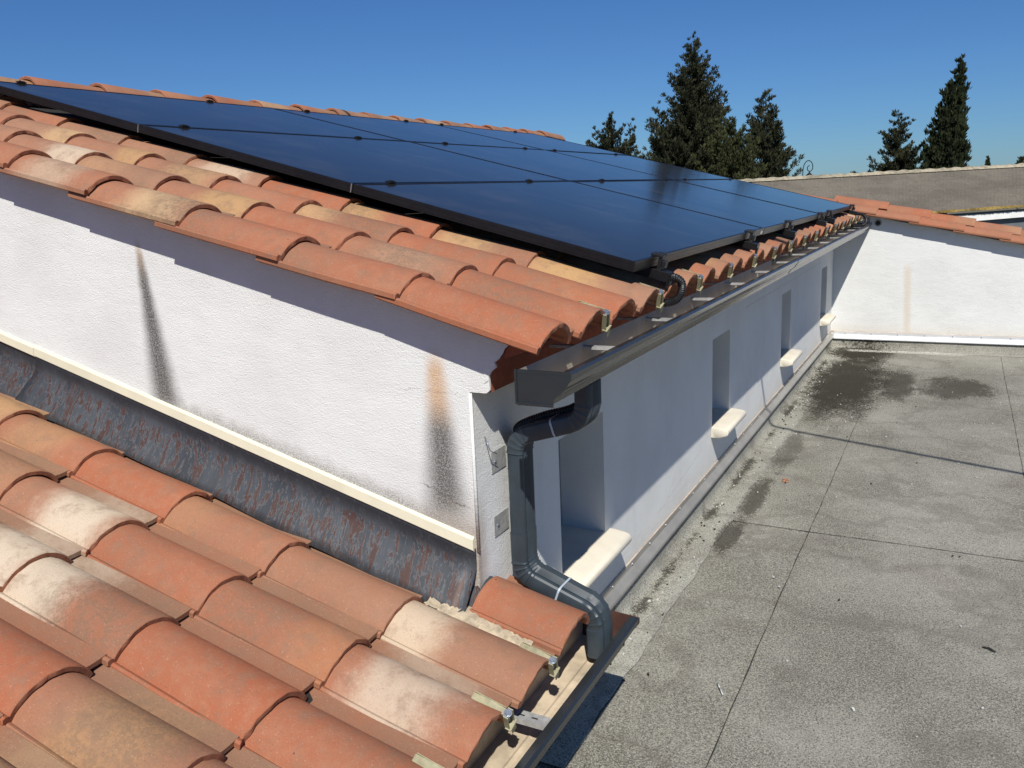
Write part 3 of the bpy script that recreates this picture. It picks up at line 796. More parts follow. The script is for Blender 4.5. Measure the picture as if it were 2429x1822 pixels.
for k in range(13):
    y = .255 + k*.456
    m = MB(); m.box(.085, .266, y-.011, y+.011, 1.0485, 1.0505); m.box(.085, .266, y-.011, y-.0095, 1.044, 1.0485); m.box(.085, .266, y+.0095, y+.011, 1.044, 1.0485)
    m.box(.266, .2815, y-.011, y+.011, 1.0485, 1.054)
    o = m.build('gutter_hanger', galv, g1); o.matrix_parent_inverse = inv1
# lower
PL = [(.150, .385), (.150, .292), (.262, .292), (.265, .312), (.274, .322), (.276, .330), (.292, .348), (.302, .362), (.303, .374), (.296, .3775), (.279, .376), (.279, .370)]
g2, inv2 = gutter('gutter', PL, .0014, -4.9, .246, None, [slate_alu, cream_in],
                  'lower gutter with cream stained inside under the foreground roof tiles', brown_in, False)
m = MB(); capl = [(.148, .385), (.148, .290), (.263, .290), (.266, .311), (.277, .328), (.293, .346), (.304, .362), (.304, .377)]
m.prism(capl, lambda p, t: (p[0], t, p[1]), .2455, .2475, m=0)
o = m.build('end_cap', [brown_in], g2); o.matrix_parent_inverse = inv2
m = MB(); m.prism([(.150, .294), (.15, .299), (.205, .2962), (.212, .300), (.219, .2962), (.255, .2985), (.255, .294)], lambda p, t: (p[0], t, p[1]), -4.8, .244)
o = m.build('silt', cream_in, g2); o.matrix_parent_inverse = inv2
for y in (-.215, -.535, -.85):
    m = MB(); m.box(.135, .283, y-.0155, y+.0155, .3655, .3675); m.box(.135, .283, y-.0155, y-.0137, .357, .3655); m.box(.135, .283, y+.0137, y+.0155, .357, .3655)
    for q in (.155, .205, .235): m.box(q, q+.014, y-.002, y+.002, .3675, .3678, 1)
    o = m.build('gutter_hanger', [galv, dark_void], g2); o.matrix_parent_inverse = inv2

# ------------------------------------------------------------------ downpipe
dp = empty('downpipe', (.048, .145, .6), 'dark grey ribbed downpipe bending from the upper gutter down to the lower gutter', 'downpipe')
invd = Matrix.Translation((-.048, -.145, -.6))
def ribbed(ax, by, g=.0016):
    pts = []
    def edge(p, q, ribs):
        out = []
        n = ribs*2
        d = Vector(q)-Vector(p); nrm = Vector((d.y, -d.x)).normalized()
        for i in range(1, n):
            t = .12 + .76*i/n; out.append(Vector(p)+d*t - (nrm*g if i % 2 else nrm*0))
        return out
    c = .011
    crn = [(-ax, -by), (ax, -by), (ax, by), (-ax, by)]
    for i in range(4):
        a = Vector(crn[i]); p_ = Vector(crn[i-1]); n_ = Vector(crn[(i+1) % 4])
        u = (p_-a).normalized(); v = (n_-a).normalized()
        for an in (0, 30, 60, 90):
            s_, c_ = math.sin(R_(an)), math.cos(R_(an))
            pts.append(a + u*c*(1-s_) + v*c*(1-c_))
        q0 = a + v*c; q1 = n_ - v*c
        pts += edge(q0, q1, 4 if i in (1, 3) else 0) if i in (1, 3) else []
    return [(p.x, p.y) for p in pts]
prof = ribbed(.0215, .0365, .004)
def arc_path(pts, rad, seg=10):
    out = [Vector(pts[0])]; marks = []
    for i in range(1, len(pts)-1):
        a, b, c_ = map(Vector, pts[i-1:i+2]); u = (a-b).normalized(); v = (c_-b).normalized()
        ang = u.angle(v); tl = min(rad/math.tan(ang/2), (a-b).length*.49, (c_-b).length*.49)
        p0, p1 = b+u*tl, b+v*tl; s0 = len(out)
        for k in range(seg+1):
            t = k/seg; q = p0*(1-t)**2 + b*2*t*(1-t) + p1*t*t; out.append(q)
        marks.append((s0, len(out)-1))
    out.append(Vector(pts[-1])); return out, marks
YP = .148
pth, mk = arc_path([(.222, YP, .990), (.222, YP, .905), (.043, YP, .850), (.043, YP, .50), (.238, YP, .432), (.238, YP, .322)], .055, 18)
def seg_obj(i0, i1, sc, name):
    m = MB(); path = pth[i0:i1+1]; scl = []
    for i in range(i0, i1+1):
        k = sc
        for a, b in mk:
            if a <= i <= b: k = sc*(1.03 if (i-a) % 4 == 2 else 1.0)
        scl.append(k)
    m.rings(sweep(path, prof, scl), caps=True, smooth=True)
    o = m.build(name, pipe_alu, dp, sharp=24); o.matrix_parent_inverse = invd; return o
a1, b1 = mk[0]; a2, b2 = mk[1]; a3, b3 = mk[2]; a4, b4 = mk[3]
seg_obj(0, b2, 1.0, 'elbow')
# straight piece and lower elbow, sleeves slightly wider
m = MB(); m.rings(sweep([pth[b2] + Vector((0, 0, .004)), (.043, YP, .60)], prof, [.96, .96]), caps=True); o = m.build('pipe', pipe_alu, dp, sharp=24); o.matrix_parent_inverse = invd
sv = pth[:]; pth[a3-1:a3-1] = []
lowp = [Vector((.043, YP, .608))] + pth[a3:]
m = MB(); scl = [1.02]
for i in range(a3, len(pth)):
    k = 1.0
    for a, b in mk:
        if a <= i <= b: k = 1.05 if (i-a) % 4 == 2 else 1.0
    scl.append(k)
m.rings(sweep(lowp, prof, scl), caps=True); o = m.build('elbow', pipe_alu, dp, sharp=24); o.matrix_parent_inverse = invd
for z in (.792, .632):
    m = MB(); m.box(.0005, .0022, .079, .150, z-.026, z+.026); m.cyl((.0022, .095, z), (.0045, .095, z), .004, 8, m=1)
    o = m.build('wall_bracket', [galv, bolt_m], dp); o.matrix_parent_inverse = invd
def tie(center, tdir, name='cable_tie'):
    m = MB(); t = Vector(tdir).normalized(); c_ = Vector(center)
    r0 = sweep([c_ - t*.0025, c_ + t*.0025], ribbed(.0228, .0378, 0)); m.rings(r0, caps=False, smooth=False)
    o = m.build(name, tie_m, dp); o.matrix_parent_inverse = invd
pa, pb = Vector((.222, YP, .905)), Vector((.043, YP, .850)); tie(pa.lerp(pb, .42), pb-pa)
pa, pb = Vector((.043, YP, .50)), Vector((.238, YP, .432)); tie(pa.lerp(pb, .52), pb-pa)

def hose(name, pts, r, mat, label, cat, pitch=.006):
    # smooth path with corrugations
    P = [Vector(p) for p in pts]; dense = []
    for i in range(len(P)-1):
        p0, p1, p2, p3 = P[max(i-1, 0)], P[i], P[i+1], P[min(i+2, len(P)-1)]
        n = max(4, int((p2-p1).length/pitch*2))
        for k in range(n):
            t = k/n
            dense.append(.5*((2*p1)+(p2-p0)*t+(2*p0-5*p1+4*p2-p3)*t*t+(3*p1-p0-3*p2+p3)*t**3))
    dense.append(P[-1]); m = MB(); rs = []
    u = None
    for i, p in enumerate(dense):
        t = (dense[min(i+1, len(dense)-1)]-dense[max(i-1, 0)]).normalized()
        u = t.orthogonal().normalized() if u is None else (u - u.dot(t)*t).normalized()
        w_ = t.cross(u); rr = r*(1.0 if i % 2 else .86)
        rs.append([p + rr*(math.cos(2*math.pi*q/12)*u + math.sin(2*math.pi*q/12)*w_) for q in range(12)])
    m.rings(rs, smooth=False)
    return tag(m.build(name, mat), label, cat)
hose('conduit', [(.02, .45, .965), (.12, .36, .955), (.19, .25, .935), (.165, .19, .912), (.10, .168, .893), (.035, .165, .862), (.018, .20, .82), (.012, .215, .76), (.012, .215, .66)], .0125, black_plastic,
     'black corrugated conduit looping behind the downpipe under the upper gutter', 'conduit')
wr = MB(); wr.cyl((.001, .055, .865), (.02, .045, .835), .0014, 6); wr.cyl((.02, .045, .835), (.022, .07, .822), .0014, 6)
tag(wr.build('wire', bolt_m), 'thin loose wire end poking out of the white wall above the upper pipe bracket', 'wire')

# ------------------------------------------------------------------ solar array
PX, PY0, PZ, PS, PL_ = .1886, .5717, 1.2203, .9493, 1.6692
GAP = .010; FH = .028
def make_panel():
    root = bpy.data.objects.new('solar_panel', None); root.empty_display_size = .1; link(root)
    a, b = PS-GAP, PL_-GAP; r = .009
    m = MB()
    for (x0, x1, y0, y1) in ((-a, 0, 0, r), (-a, 0, b-r, b), (-a, -a+r, r, b-r), (-r, 0, r, b-r)): m.box(x0, x1, y0, y1, -FH, 0)
    m.box(-.0012, .0006, .0, b, -.009, -.0078); m.box(-.0012, .0006, 0, b, -.0225, -.0213)
    m.box(-a, 0, -.0006, .0012, -.009, -.0078); m.box(-a, 0, -.0006, .0012, -.0225, -.0213)
    m.build('frame', black_alu, root)
    g = MB(); g.box(-a+r, -r, r, b-r, -.007, -.0015); g.build('glass', glass_pv, root)
    return root
pan0 = make_panel()
ROWN = ['bottom', 'middle', 'top']; COLN = ['nearest to the camera', 'in the centre of the row', 'at the far end of the row']
for i in range(3):
    for j in range(3):
        if i == j == 0: o = pan0
        else:
            o = pan0.copy(); link(o)
            for ch in pan0.children:
                c2 = ch.copy(); link(c2); c2.parent = o; c2.matrix_parent_inverse = ch.matrix_parent_inverse
        o.location = (PX - i*PS*cT, PY0 + j*PL_, PZ + i*PS*sT)
        o.rotation_euler = (rng.uniform(-.0012, .0012), TH + rng.uniform(-.001, .001), 0)
        tag(o, 'black framed solar panel of the %s row, %s' % (ROWN[i], COLN[j]), 'solar panel', 'solar panels on the tiled roof')
def on_roof(s, y, h): return Vector((PX - s*cT + h*sT, y, PZ + s*sT + h*cT))
AX, AZ = Vector((cT, 0, -sT)), Vector((sT, 0, cT)); AY = Vector((0, 1, 0))
bright = MB()
for i in (1, 2):
    bright.obox(on_roof(i*PS-.001, PY0+.003, -.0145), AX*.0018, AY*.003, AZ*.0135)
tag(bright.build('corner_key', bare_alu), 'bare metal corner pins at the two panel seams on the near edge of the array', 'corner pin')
CORD = ['nearest', 'second', 'third', 'fourth', 'fifth', 'farthest']
def midclamp(s, y, h=.004):
    m = MB(); p = on_roof(s, y, h)
    m.obox(p, AX*.010, AY*.018, AZ*.0018); m.obox(p + AZ*.003 + AX*.002, AX*.005, AY*.012, AZ*.0016)
    m.cyl(p + AZ*.004 - AY*.005, p + AZ*.0068 - AY*.005, .0034, 8); m.obox(p - AZ*.02, AX*.004, AY*.018, AZ*.018)
    return m
for (i, fr, nm) in ((1, (.12, .73, 1.24, 1.89, 2.14, 2.91), 'between the bottom and middle panel rows'), (2, (.12, .745, 1.215, 1.81, 2.09, 2.82), 'between the middle and top panel rows'),
                    (3, (.12, .73, 1.18, 1.80, 2.08, 2.8), 'on the upper edge of the top panel row')):
    for q, f in enumerate(fr):
        o = midclamp(i*PS - GAP/2, PY0 + f*PL_).build('panel_clamp', black_plastic)
        tag(o, 'small black panel clamp %s, %s one' % (nm, CORD[q] if q else 'nearest'), 'clamp', 'black clamps holding the solar panels')
for q, f in enumerate((.11, .81, 1.33, 1.97, 2.20, 2.95)):
    y = PY0 + f*PL_; root = empty('eave_clamp', on_roof(0, y, 0), 'black stepped bracket on the lower panel edge over the eave, %s from the corner' % (CORD[q] if q else 'nearest'), 'bracket', 'black brackets along the lower panel edge')
    inv = Matrix.Translation(-on_roof(0, y, 0))
    m = MB(); m.obox(on_roof(-.004, y, .005), AX*.018, AY*.022, AZ*.004); m.obox(on_roof(-.010, y, .0105), AX*.010, AY*.020, AZ*.0022)
    m.obox(on_roof(-.0155, y, -.020), AX*.005, AY*.019, AZ*.022); m.obox(on_roof(-.026, y, -.017), AX*.0055, AY*.012, AZ*.010)
    m.obox(on_roof(-.028, y, -.041), AX*.022, AY*.020, AZ*.006)
    o = m.build('clamp_head', black_plastic, root, bevel=.0012); o.matrix_parent_inverse = inv
    m = MB(); m.obox(on_roof(.14, y, -.0475), AX*.19, AY*.021, AZ*.0135); m.obox(on_roof(-.051, y, -.056), AX*.0015, AY*.023, AZ*.022)
    m.obox(on_roof(-.0515, y-.012, -.060), AX*.004, AY*.003, AZ*.012)
    o = m.build('rail_end', black_alu, root, bevel=.001); o.matrix_parent_inverse = inv
# long mounting rails running up the slope under the panels
for q, f in enumerate((.11, .81, 1.33, 1.97, 2.20, 2.95)):
    m = MB(); y = PY0 + f*PL_; m.obox(on_roof(1.65, y, -.0435), AX*1.26, AY*.017, AZ*.0145)
    tag(m.build('mounting_rail', black_alu), 'dark rail running up the slope beneath the solar panels, %s one from the near edge' % CORD[q], 'rail', 'mounting rails under the panels')
y0c = PY0 + .11*PL_
hose('conduit', [on_roof(-.042, y0c+.008, -.050), on_roof(-.062, y0c+.026, -.050), on_roof(-.078, y0c+.040, -.064), on_roof(-.082, y0c+.040, -.092), on_roof(-.072, y0c+.028, -.115), on_roof(-.04, y0c+.010, -.128), on_roof(.03, y0c-.01, -.13)], .0125, black_plastic,
     'black corrugated hose curling out beside the nearest panel bracket over the eave tiles', 'conduit')
yfc = PY0 + 2.97*PL_
hose('conduit', [on_roof(-.045, yfc+.012, -.055), on_roof(-.095, yfc+.022, -.050), on_roof(-.128, yfc+.030, -.080), on_roof(-.118, yfc+.028, -.125), on_roof(-.03, yfc+.02, -.15)], .0125, black_plastic,
     'black hose loop at the far end of the panel row beside the wing roof', 'conduit')
st = MB(); st.obox(on_roof(-.0018, PY0+.965*PL_, -.014), AX*.0006, AY*.018, AZ*.006); tag(st.build('sticker', flash_w), 'small white sticker on the lower frame edge of the nearest bottom panel', 'sticker')

# ------------------------------------------------------------------ tile clips
def clip_mesh():
    m = MB()   # local: x down slope, y across, z up; origin on the tile rim
    m.rings([[(-.075+.075*t, -.0075, .004+.0045*math.sin(t*3.1)), (-.075+.075*t, .0075, .004+.0045*math.sin(t*3.1)), (-.075+.075*t, .0065, .0062+.0045*math.sin(t*3.1)), (-.075+.075*t, -.0065, .0062+.0045*math.sin(t*3.1))] for t in [k/8 for k in range(9)]], smooth=False)
    m.box(-.072, -.003, -.0082, -.0068, .004, .011); m.box(-.072, -.003, .0068, .0082, .004, .011)
    m2 = MB(); m2.box(-.001, .001, -.0095, .0095, -.047, .0075); m2.box(-.001, .010, -.0105, -.0085, -.036, .0085); m2.box(-.001, .010, .0085, .0105, -.036, .0085)
    m2.box(.001, .014, -.013, .013, -.0385, -.036); m2.box(.012, .014, -.007, .007, -.058, -.0385)
    b = MB(); b.cyl((.004, 0, .0085), (.004, 0, .0145), .0062, 6); b.cyl((.004, 0, -.02), (.004, 0, .0085), .003, 8); b.cyl((.004, 0, .0075), (.004, 0, .009), .0085, 12)
    return m.mesh('strap', yzinc), m2.mesh('hook', yzinc), b.mesh('bolt', bolt_m)
cs, ch_, cbm = clip_mesh()
def put_clip(loc, pitch, label, group, roll=0.0):
    root = empty('tile_clip', loc, label, 'tile clip', group); root.rotation_euler = Matrix.Rotation(pitch, 3, 'Y').to_euler()
    root.rotation_euler = (Matrix.Rotation(pitch, 3, 'Y') @ Matrix.Rotation(roll, 3, 'X')).to_euler()
    for nm, me in (('strap', cs), ('hook', ch_), ('bolt', cbm)): link(bpy.data.objects.new(nm, me), root)
ORD = ['nearest to the corner', 'second', 'third', 'fourth', 'fifth', 'sixth', 'seventh', 'eighth', 'ninth', 'tenth', 'eleventh', 'twelfth', 'thirteenth', 'farthest', 'last']
for q, j in enumerate(range(1, 30, 2)):
    p = tile_loc(j, 0, False); p.z += .028 - .016; p.y += .052; p.x += .016
    if j == 0: continue
    put_clip(p, TH + .03, 'yellowish metal tile clip on an upper eave tile, %s along the gutter' % ORD[min(q, 14)], 'tile clips along the upper eave', .5)
for q, j in enumerate((0, 1, 2)):
    p = Vector((XE2 - .05*sL + .013, YC2 - .03 - j*WID2 + .050, ZE2 + .006 - .05*cL + .031))
    put_clip(p, TH2, 'yellowish tile clip with smeared mortar above the lower gutter, %s' % ['nearest the downpipe', 'second from the downpipe', 'lowest in the picture'][q], 'tile clips along the lower eave', .5)
# ------------------------------------------------------------------ ground, shed, lamp, wire
t = NT('ground'); p = t.pos(); t.set(Base_Color=t.mix(t.noise(p, .02, 4), (.10, .10, .06), (.17, .14, .09)), Roughness=.95)
g = MB(); g.quad((-9000, -9000, -3.5), (9000, -9000, -3.5), (9000, 9000, -3.5), (-9000, 9000, -3.5)); tag(g.build('ground', t.mat), kind='structure')

# pixel of the photograph -> world point at a given depth (used to place far things at real distances)
Rm = _rot.to_3x3(); CAMP = Vector((CX, CY, CZ)); F = 1995.5
def at(u, v, depth): return CAMP + Rm @ Vector(((u-1214.5)/F*depth, -(v-911)/F*depth, -depth))

def shed_mat():
    t = NT('fibre_cement'); p = t.pos(); n = t.noise(p, 3, 5, .7); n2 = t.noise(p, 14, 4, .75); n3 = t.noise(p, .5, 4)
    c = t.mix(t.smooth(n3, .35, .65), (.115, .098, .074), (.165, .142, .108)); c = t.mix(t.M('MULTIPLY', t.smooth(n, .5, .68), .6), c, (.10, .085, .065))
    c = t.mix(t.M('MULTIPLY', t.smooth(n2, .56, .68), .55), c, (.33, .30, .25)); c = t.mix(t.M('MULTIPLY', t.smooth(t.noise(p, 22, 2), .66, .7), .5), c, (.42, .40, .36))
    t.set(Base_Color=c, Roughness=.95); t.bump(n2, .4, .05); return t.mat
shed_m = shed_mat()
lichen = simple('lichen_ridge', (.31, .27, .19), .95, var=.4, sc=6, bump=.4)
moss_edge = simple('mossy_edge', (.30, .21, .06), .95, var=.5, sc=9)
shed = empty('shed', at(2300, 450, 34), 'long low shed with a weathered grey corrugated fibre cement roof behind the tiled wing', 'shed')
invs = Matrix.Translation(-shed.location)
rl, rr_ = at(1700, 433.5, 37), at(2700, 378, 37)       # ridge ends
el, er = at(1700, 541, 32.5), at(2700, 471.5, 32.5)    # eave ends
N = 460; vs = []; ROWS = 4
nrm = ((rr_-rl).cross(el-rl)).normalized(); nrm = nrm if nrm.z > 0 else -nrm
m = MB()
for r in range(ROWS):
    t0, t1 = r/ROWS, (r+1)/ROWS + .012
    rows = []
    for tt, lift in ((t0, .0), (t1, .004)):
        rows.append([rl.lerp(rr_, i/N).lerp(el.lerp(er, i/N), min(tt, 1.01)) + nrm*(.006*math.cos(i*math.pi/2) + lift) for i in range(N+1)])
    m.rings(rows, closed=False, caps=False)
o = m.build('roof', shed_m, shed); o.matrix_parent_inverse = invs
m = MB(); rows = []
for i in range(120):
    tt = i/119; p = rl.lerp(rr_, tt); k = Vector((0, 0, .02*math.sin(i*1.7) + random.uniform(-.012, .012)))
    dv = (el-rl).normalized()
    rows.append([p + dv*.28 + nrm*.045, p + dv*.1 + nrm*.085 + k, p + k + nrm*.10, p - dv*.1 + nrm*.05, p - dv*.28 - Vector((0, 0, .15))])
m.rings(rows, closed=False, caps=False); o = m.build('ridge_cap', lichen, shed); o.matrix_parent_inverse = invs
m = MB()
for i in range(0, N, 2):
    if random.random() < .8:
        q = el.lerp(er, (i+random.random())/N); m.obox(q + nrm*.03, Vector((.07, 0, 0)), Vector((0, .05, 0)), Vector((0, 0, .03+.03*random.random())))
o = m.build('moss', moss_edge, shed); o.matrix_parent_inverse = invs
inw = (rl-el); inw.z = 0; inw.normalize()
m = MB(); a = el + inw*.3; b = er + inw*.3
m.quad(a - Vector((0, 0, .1)), b - Vector((0, 0, .1)), Vector((b.x, b.y, -3.5)), Vector((a.x, a.y, -3.5)))
o = m.build('wall', simple('shed_wall', (.13, .145, .15), .7, var=.15, sc=3), shed); o.matrix_parent_inverse = invs
band_m = simple('white_corrugated', (.78, .78, .74), .6, var=.05)
m = MB(); NB = 300; up_, dn = [], []
for i in range(NB+1):
    tt = .50 + .50*i/NB; p = el.lerp(er, tt) + inw*.10; wv = .03 if i % 2 else -.03
    up_.append(p + Vector((0, 0, -.34 + wv + .24*tt))); dn.append(p + Vector((0, 0, -.56 + .22*tt)))
m.rings([up_, dn], closed=False, caps=False)
o = m.build('white_band', band_m, shed); o.matrix_parent_inverse = invs

# scroll lamp
lp_ = at(1906, 470, 46); lm = empty('street_lamp', (lp_.x, lp_.y, -3.5), 'black wrought iron street lamp with a curled scroll arm and small lantern', 'street lamp')
invl = Matrix.Translation(-lm.location); iron = simple('black_iron', (.012, .013, .02), .5, .2, var=.1)
sx = 24/F
def lpx(u, v): return at(u, v, 46)
pts = [(1904, 470), (1904, 423), (1904.5, 408), (1906.5, 394), (1912, 384), (1919, 381), (1925, 385), (1928, 394), (1926.5, 402), (1921.5, 406.5), (1916.5, 404.5), (1915, 398.5), (1917.5, 394), (1921, 393)]
def tube(m, P, r, n=8):
    for a, b in zip(P[:-1], P[1:]): m.cyl(a, b, r, n)
m = MB(); m.cyl(Vector((lp_.x, lp_.y, -3.5)), lpx(1904, 470), .06, 10, r2=.03)
o = m.build('post', iron, lm); o.matrix_parent_inverse = invl
m = MB(); cr = []
for i in range(len(pts)-1):
    P0, P1, P2, P3 = [Vector(pts[max(0, min(len(pts)-1, i+q))]) for q in (-1, 0, 1, 2)]
    for k in range(5):
        tt = k/5; cr.append(.5*((2*P1)+(P2-P0)*tt+(2*P0-5*P1+4*P2-P3)*tt*tt+(3*P1-P0-3*P2+P3)*tt**3))
tube(m, [lpx(p.x, p.y) for p in cr], .024)
o = m.build('scroll_arm', iron, lm); o.matrix_parent_inverse = invl
m = MB(); top = lpx(1920, 407); 
m.cyl(top, top - Vector((0, 0, .05)), .03, 8); b0 = top - Vector((0, 0, .05)); m.cyl(b0, b0 - Vector((0, 0, .05)), .04, 8, r2=.08)
m.cyl(b0 - Vector((0, 0, .05)), b0 - Vector((0, 0, .14)), .09, 6, r2=.19); m.cyl(b0 - Vector((0, 0, .14)), b0 - Vector((0, 0, .165)), .20, 6)
m.cyl(b0 - Vector((0, 0, .165)), b0 - Vector((0, 0, .55)), .16, 6, r2=.10)
o = m.build('lantern', iron, lm); o.matrix_parent_inverse = invl

# overhead cable, out of the picture; only its shadow crosses the flat roof
f0, f1 = Vector((.0, 3.41, 0)), Vector((1.4, 2.91, 0))
S_ = SUN
A = f0 + S_*(2.9/S_.z); B = f1 + S_*(2.5/S_.z); dvec = (B-A).normalized()
m = MB(); m.cyl(A - dvec*16, B + dvec*4.5, .013, 8); tag(m.build('overhead_cable', black_plastic), 'thin black overhead cable whose shadow crosses the flat roof', 'cable')

# small litter on the flat roof
def litter(pts, r, mat, label, name='twig'):
    m = MB(); tube(m, [Vector(p) for p in pts], r, 6); tag(m.build(name, mat), label, 'twig')
orange_leaf = simple('dry_leaf', (.55, .19, .04), .8, var=.3, sc=90); pale_twig = simple('pale_twig', (.55, .56, .52), .8, var=.15); dark_twig = simple('dark_twig', (.03, .025, .02), .8, var=.2)
for k, (dx, dy) in enumerate(((0, 0), (.004, -.03))):
    litter([(.252+dx, 2.47+dy, .006), (.268+dx, 2.468+dy, .009), (.285+dx, 2.462+dy, .006)], .0022, orange_leaf, ['dry orange leaf lying on the felt near the upstand, upper of two', 'dry orange leaf lying on the felt near the upstand, lower of two'][k], 'dry_leaf')
litter([(.405, .625, .004), (.418, .600, .006), (.432, .575, .004)], .0022, pale_twig, 'pale thin stick lying on the grey felt below the long lap seam')
litter([(1.085, 1.135, .004), (1.10, 1.13, .008), (1.118, 1.118, .005)], .0028, dark_twig, 'short dark twig lying at the right side of the flat roof')

gm = MB(); gr_ = random.Random(21)
for k in range(240):
    if k < 150: x = .03 + abs(gr_.gauss(0, .05)) + .01; y = gr_.uniform(.4, 5.9)
    else: x = gr_.uniform(.16, 1.6); y = gr_.uniform(.3, 5.9)
    q = gr_.uniform(.0014, .0042); cc = Vector((x, y, .006 + (.004 if x < .15 else 0))); ang = gr_.uniform(0, 3)
    gm.obox(cc, Vector((math.cos(ang), math.sin(ang), .2))*q, Vector((-math.sin(ang), math.cos(ang), 0))*q*.7, Vector((0, 0, 1))*q*.6, gr_.choice((0, 0, 1)))
tag(gm.build('grit', [pale_twig, dark_twig]), 'scattered pale grit and crumbs lying on the felt roof', 'grit', kind='stuff')

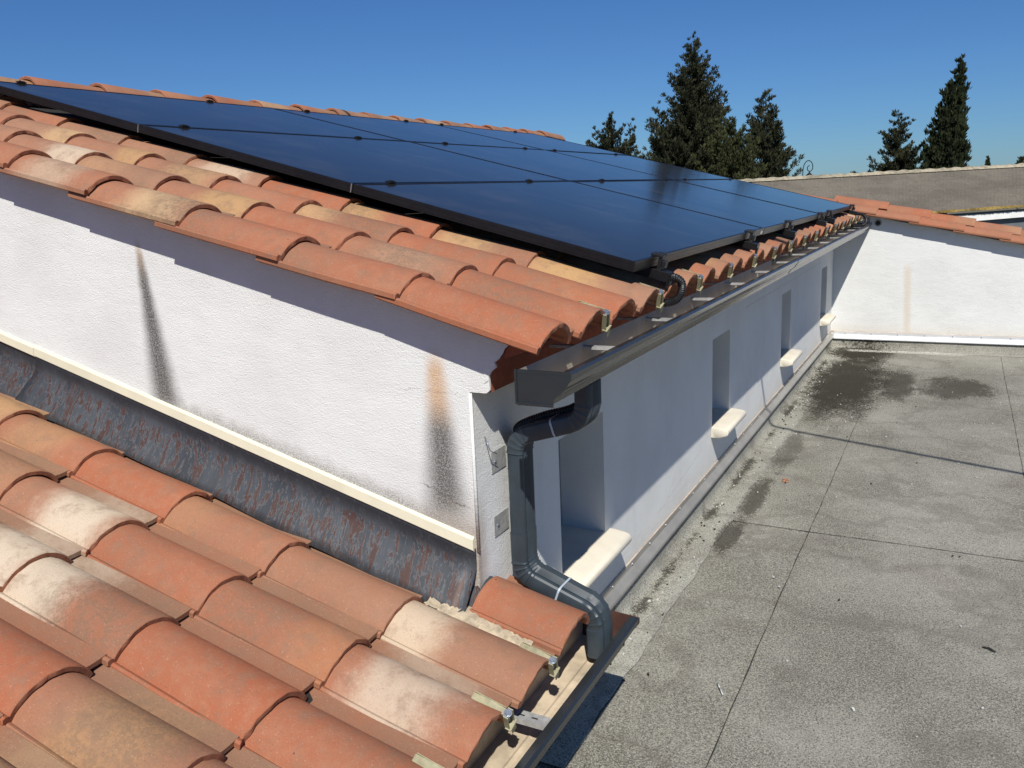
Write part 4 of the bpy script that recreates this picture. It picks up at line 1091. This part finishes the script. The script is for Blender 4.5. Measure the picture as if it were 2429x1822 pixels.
# ------------------------------------------------------------------ trees
def leaf_mat(name, c0, c1):
    t = NT(name); p = t.pos(); n = t.noise(p, .9, 4, .6); n2 = t.noise(p, 7, 3, .6)
    f = t.M('ADD', t.M('MULTIPLY', n, .5), t.M('MULTIPLY', n2, .5))
    t.set(Base_Color=t.mix(t.smooth(f, .36, .64), c0, c1), Roughness=.8); t.b.inputs['Specular IOR Level'].default_value = .15
    return t.mat
needle = leaf_mat('conifer_needles', (.018, .023, .012), (.055, .056, .028))
needle2 = leaf_mat('cypress_leaf', (.015, .022, .010), (.038, .046, .019))
olive_leaf = leaf_mat('olive_leaf', (.035, .042, .016), (.075, .078, .031))
bark = simple('bark', (.12, .09, .065), .9, var=.3, sc=8, bump=.4)
def conifer(name, depth, lobes, mat, seed, label, cat='tree', group='conifers beyond the roof', dens=1.0, tl=.16, up=.6, cr=.34, dn=1.0, rag=.68):
    """lobes: (u_apex, v_apex, v_base, half_width_px, lean_px, exponent); clumps of small leaf blades on rising branches"""
    rg = np.random.default_rng(seed); k = depth/F
    base = at(lobes[0][0], lobes[0][2], depth); root = empty(name, (base.x, base.y, -3.5), label, cat, group)
    inv = Matrix.Translation(-root.location)
    right = (Rm @ Vector((1, 0, 0))); right.z = 0; right.normalize(); fwd = np.array((-right.y, right.x, 0.0)); right = np.array(right)
    Z = np.array((0, 0, 1.0)); V, Fc = [], []; tm = MB()
    for (u, v, vb, hw, lean, ex) in lobes:
        if vb > 380 and hw > 15 and depth < 60:
            q_ = (vb + 75 - v)/(vb - v); vb += 75; hw *= q_**(ex*.8); lean *= q_
        ap = np.array(at(u, v, depth)); bs = np.array(at(u - lean, vb, depth)); H = ap[2] - bs[2]; R0 = hw*k
        tm.cyl((bs[0], bs[1], -3.5), tuple(bs*.2+ap*.8), .17, 8, r2=.03)
        nb = int(dens*(14 + 10.5*H*max(.6, R0)))
        for b in range(nb):
            t = ((b + rg.random())/nb)**.62
            rad = R0*(t**ex)*(1.23-rag + rag*rg.random()**1.3) + .03
            az = rg.random()*2*math.pi
            dh = right*math.cos(az) + fwd*math.sin(az)
            ctr = ap*(1-t) + bs*t
            nc = max(1, int(rad/(cr*.75)) + 1)
            tip = rad*up*(.35+.7*rg.random())
            if rad > .5 and b % 3 == 0: tm.cyl(tuple(ctr - Z*rad*.15), tuple(ctr + dh*rad*.85 + Z*(tip*.7 - .1*rad)), .035, 5, r2=.012)
            for q in range(nc):
                s_ = (q+1)/nc
                c0 = ctr + dh*rad*s_ + Z*(tip*s_*s_ - .1*rad*s_)
                rc = cr*(.5+.55*rg.random())*(.5+.45*min(1, t*2.2))*(1.15-.6*s_)
                n = int(dn*78*(rc/.3)**1.6) + 12
                P = rg.normal(0, 1, (n, 3)); P /= np.linalg.norm(P, axis=1)[:, None]; P *= (rg.random((n, 1))**.5)*rc; P[:, 2] *= .95
                D = P*.8/rc + dh*.35 + Z*(.65+up*.6) + rg.normal(0, .32, (n, 3)); D /= np.linalg.norm(D, axis=1)[:, None]
                S2 = np.cross(D, rg.normal(0, 1, (n, 3))); S2 /= np.linalg.norm(S2, axis=1)[:, None] + 1e-6
                for o_, d, sd in zip(P + c0, D, S2):
                    L_ = tl*(.6+.8*rg.random()); w_ = L_*(.13+.10*rg.random()); i0 = len(V)
                    V.extend((o_ - sd*w_*.5, o_ + sd*w_*.5, o_ + d*L_*.5 + sd*w_*.8, o_ + d*L_, o_ + d*L_*.45 - sd*w_*.8)); Fc.append((i0, i0+1, i0+2, i0+3, i0+4))
    me = bpy.data.meshes.new('crown'); me.from_pydata([tuple(p) for p in V], [], Fc); me.materials.append(mat); me.update()
    o = bpy.data.objects.new('crown', me); link(o, root); o.matrix_parent_inverse = inv
    tm_o = tm.build('trunk', bark, root); tm_o.matrix_parent_inverse = inv
conifer('conifer_tree', 52, [(1447, 270, 392, 56, 0, .7), (1500, 284, 392, 24, 14, .8)], needle, 1, 'small conifer with two tips just left of the tall conifer', up=.9, cr=.26)
conifer('conifer_tree', 50, [(1645, 78, 445, 108, 6, .8), (1722, 218, 345, 20, 40, .8)], needle, 2, 'tallest dark conifer standing behind the middle of the panels', dens=1.1, up=.75)
conifer('conifer_tree', 51, [(1562, 244, 425, 50, -8, .6)], needle, 3, 'shorter conifer pressed against the left side of the tallest one', up=.7)
conifer('conifer_tree', 49, [(1810, 212, 445, 66, -10, .6), (1832, 220, 425, 32, 0, .65)], needle, 4, 'broad dark conifer to the right of the tallest one, leaning right', up=.9)
conifer('evergreen_tree', 46, [(1735, 284, 450, 74, 0, .45)], olive_leaf, 5, 'rounded olive green evergreen in front of the two dark conifers', dens=1.3, tl=.17, up=1.0, cr=.28)
conifer('conifer_tree', 50, [(2130, 260, 428, 56, 4, .5)], needle, 6, 'medium conifer with a ragged crown left of the tall cypress', up=.6, cr=.27)
conifer('cypress_tree', 46, [(2283, 132, 428, 44, 50, .78), (2262, 205, 428, 33, 16, .45)], needle2, 7, 'tall narrow cypress with its tip bent to the right', dens=2.3, tl=.2, up=1.6, cr=.26, rag=.4)
conifer('cypress_tree', 150, [(2343, 374, 405, 4, 0, .8)], needle2, 8, 'tiny distant cypress standing above the shed ridge at the right', tl=.4, up=1.6, cr=.3)
conifer('shrub', 60, [(2163, 394, 415, 11, 0, .4)], olive_leaf, 9, 'small pale shrub between the medium conifer and the tall cypress', 'shrub', up=.8, cr=.2)
conifer('shrub', 60, [(2424, 370, 410, 12, 0, .6)], olive_leaf, 10, 'bush cut by the right edge of the picture above the shed', 'shrub', up=.8, cr=.25)
conifer('shrub', 70, [(2029, 410, 428, 11, 0, .4)], needle2, 11, 'low dark bush tip showing above the shed ridge beside the lamp', 'shrub', up=.8, cr=.25)
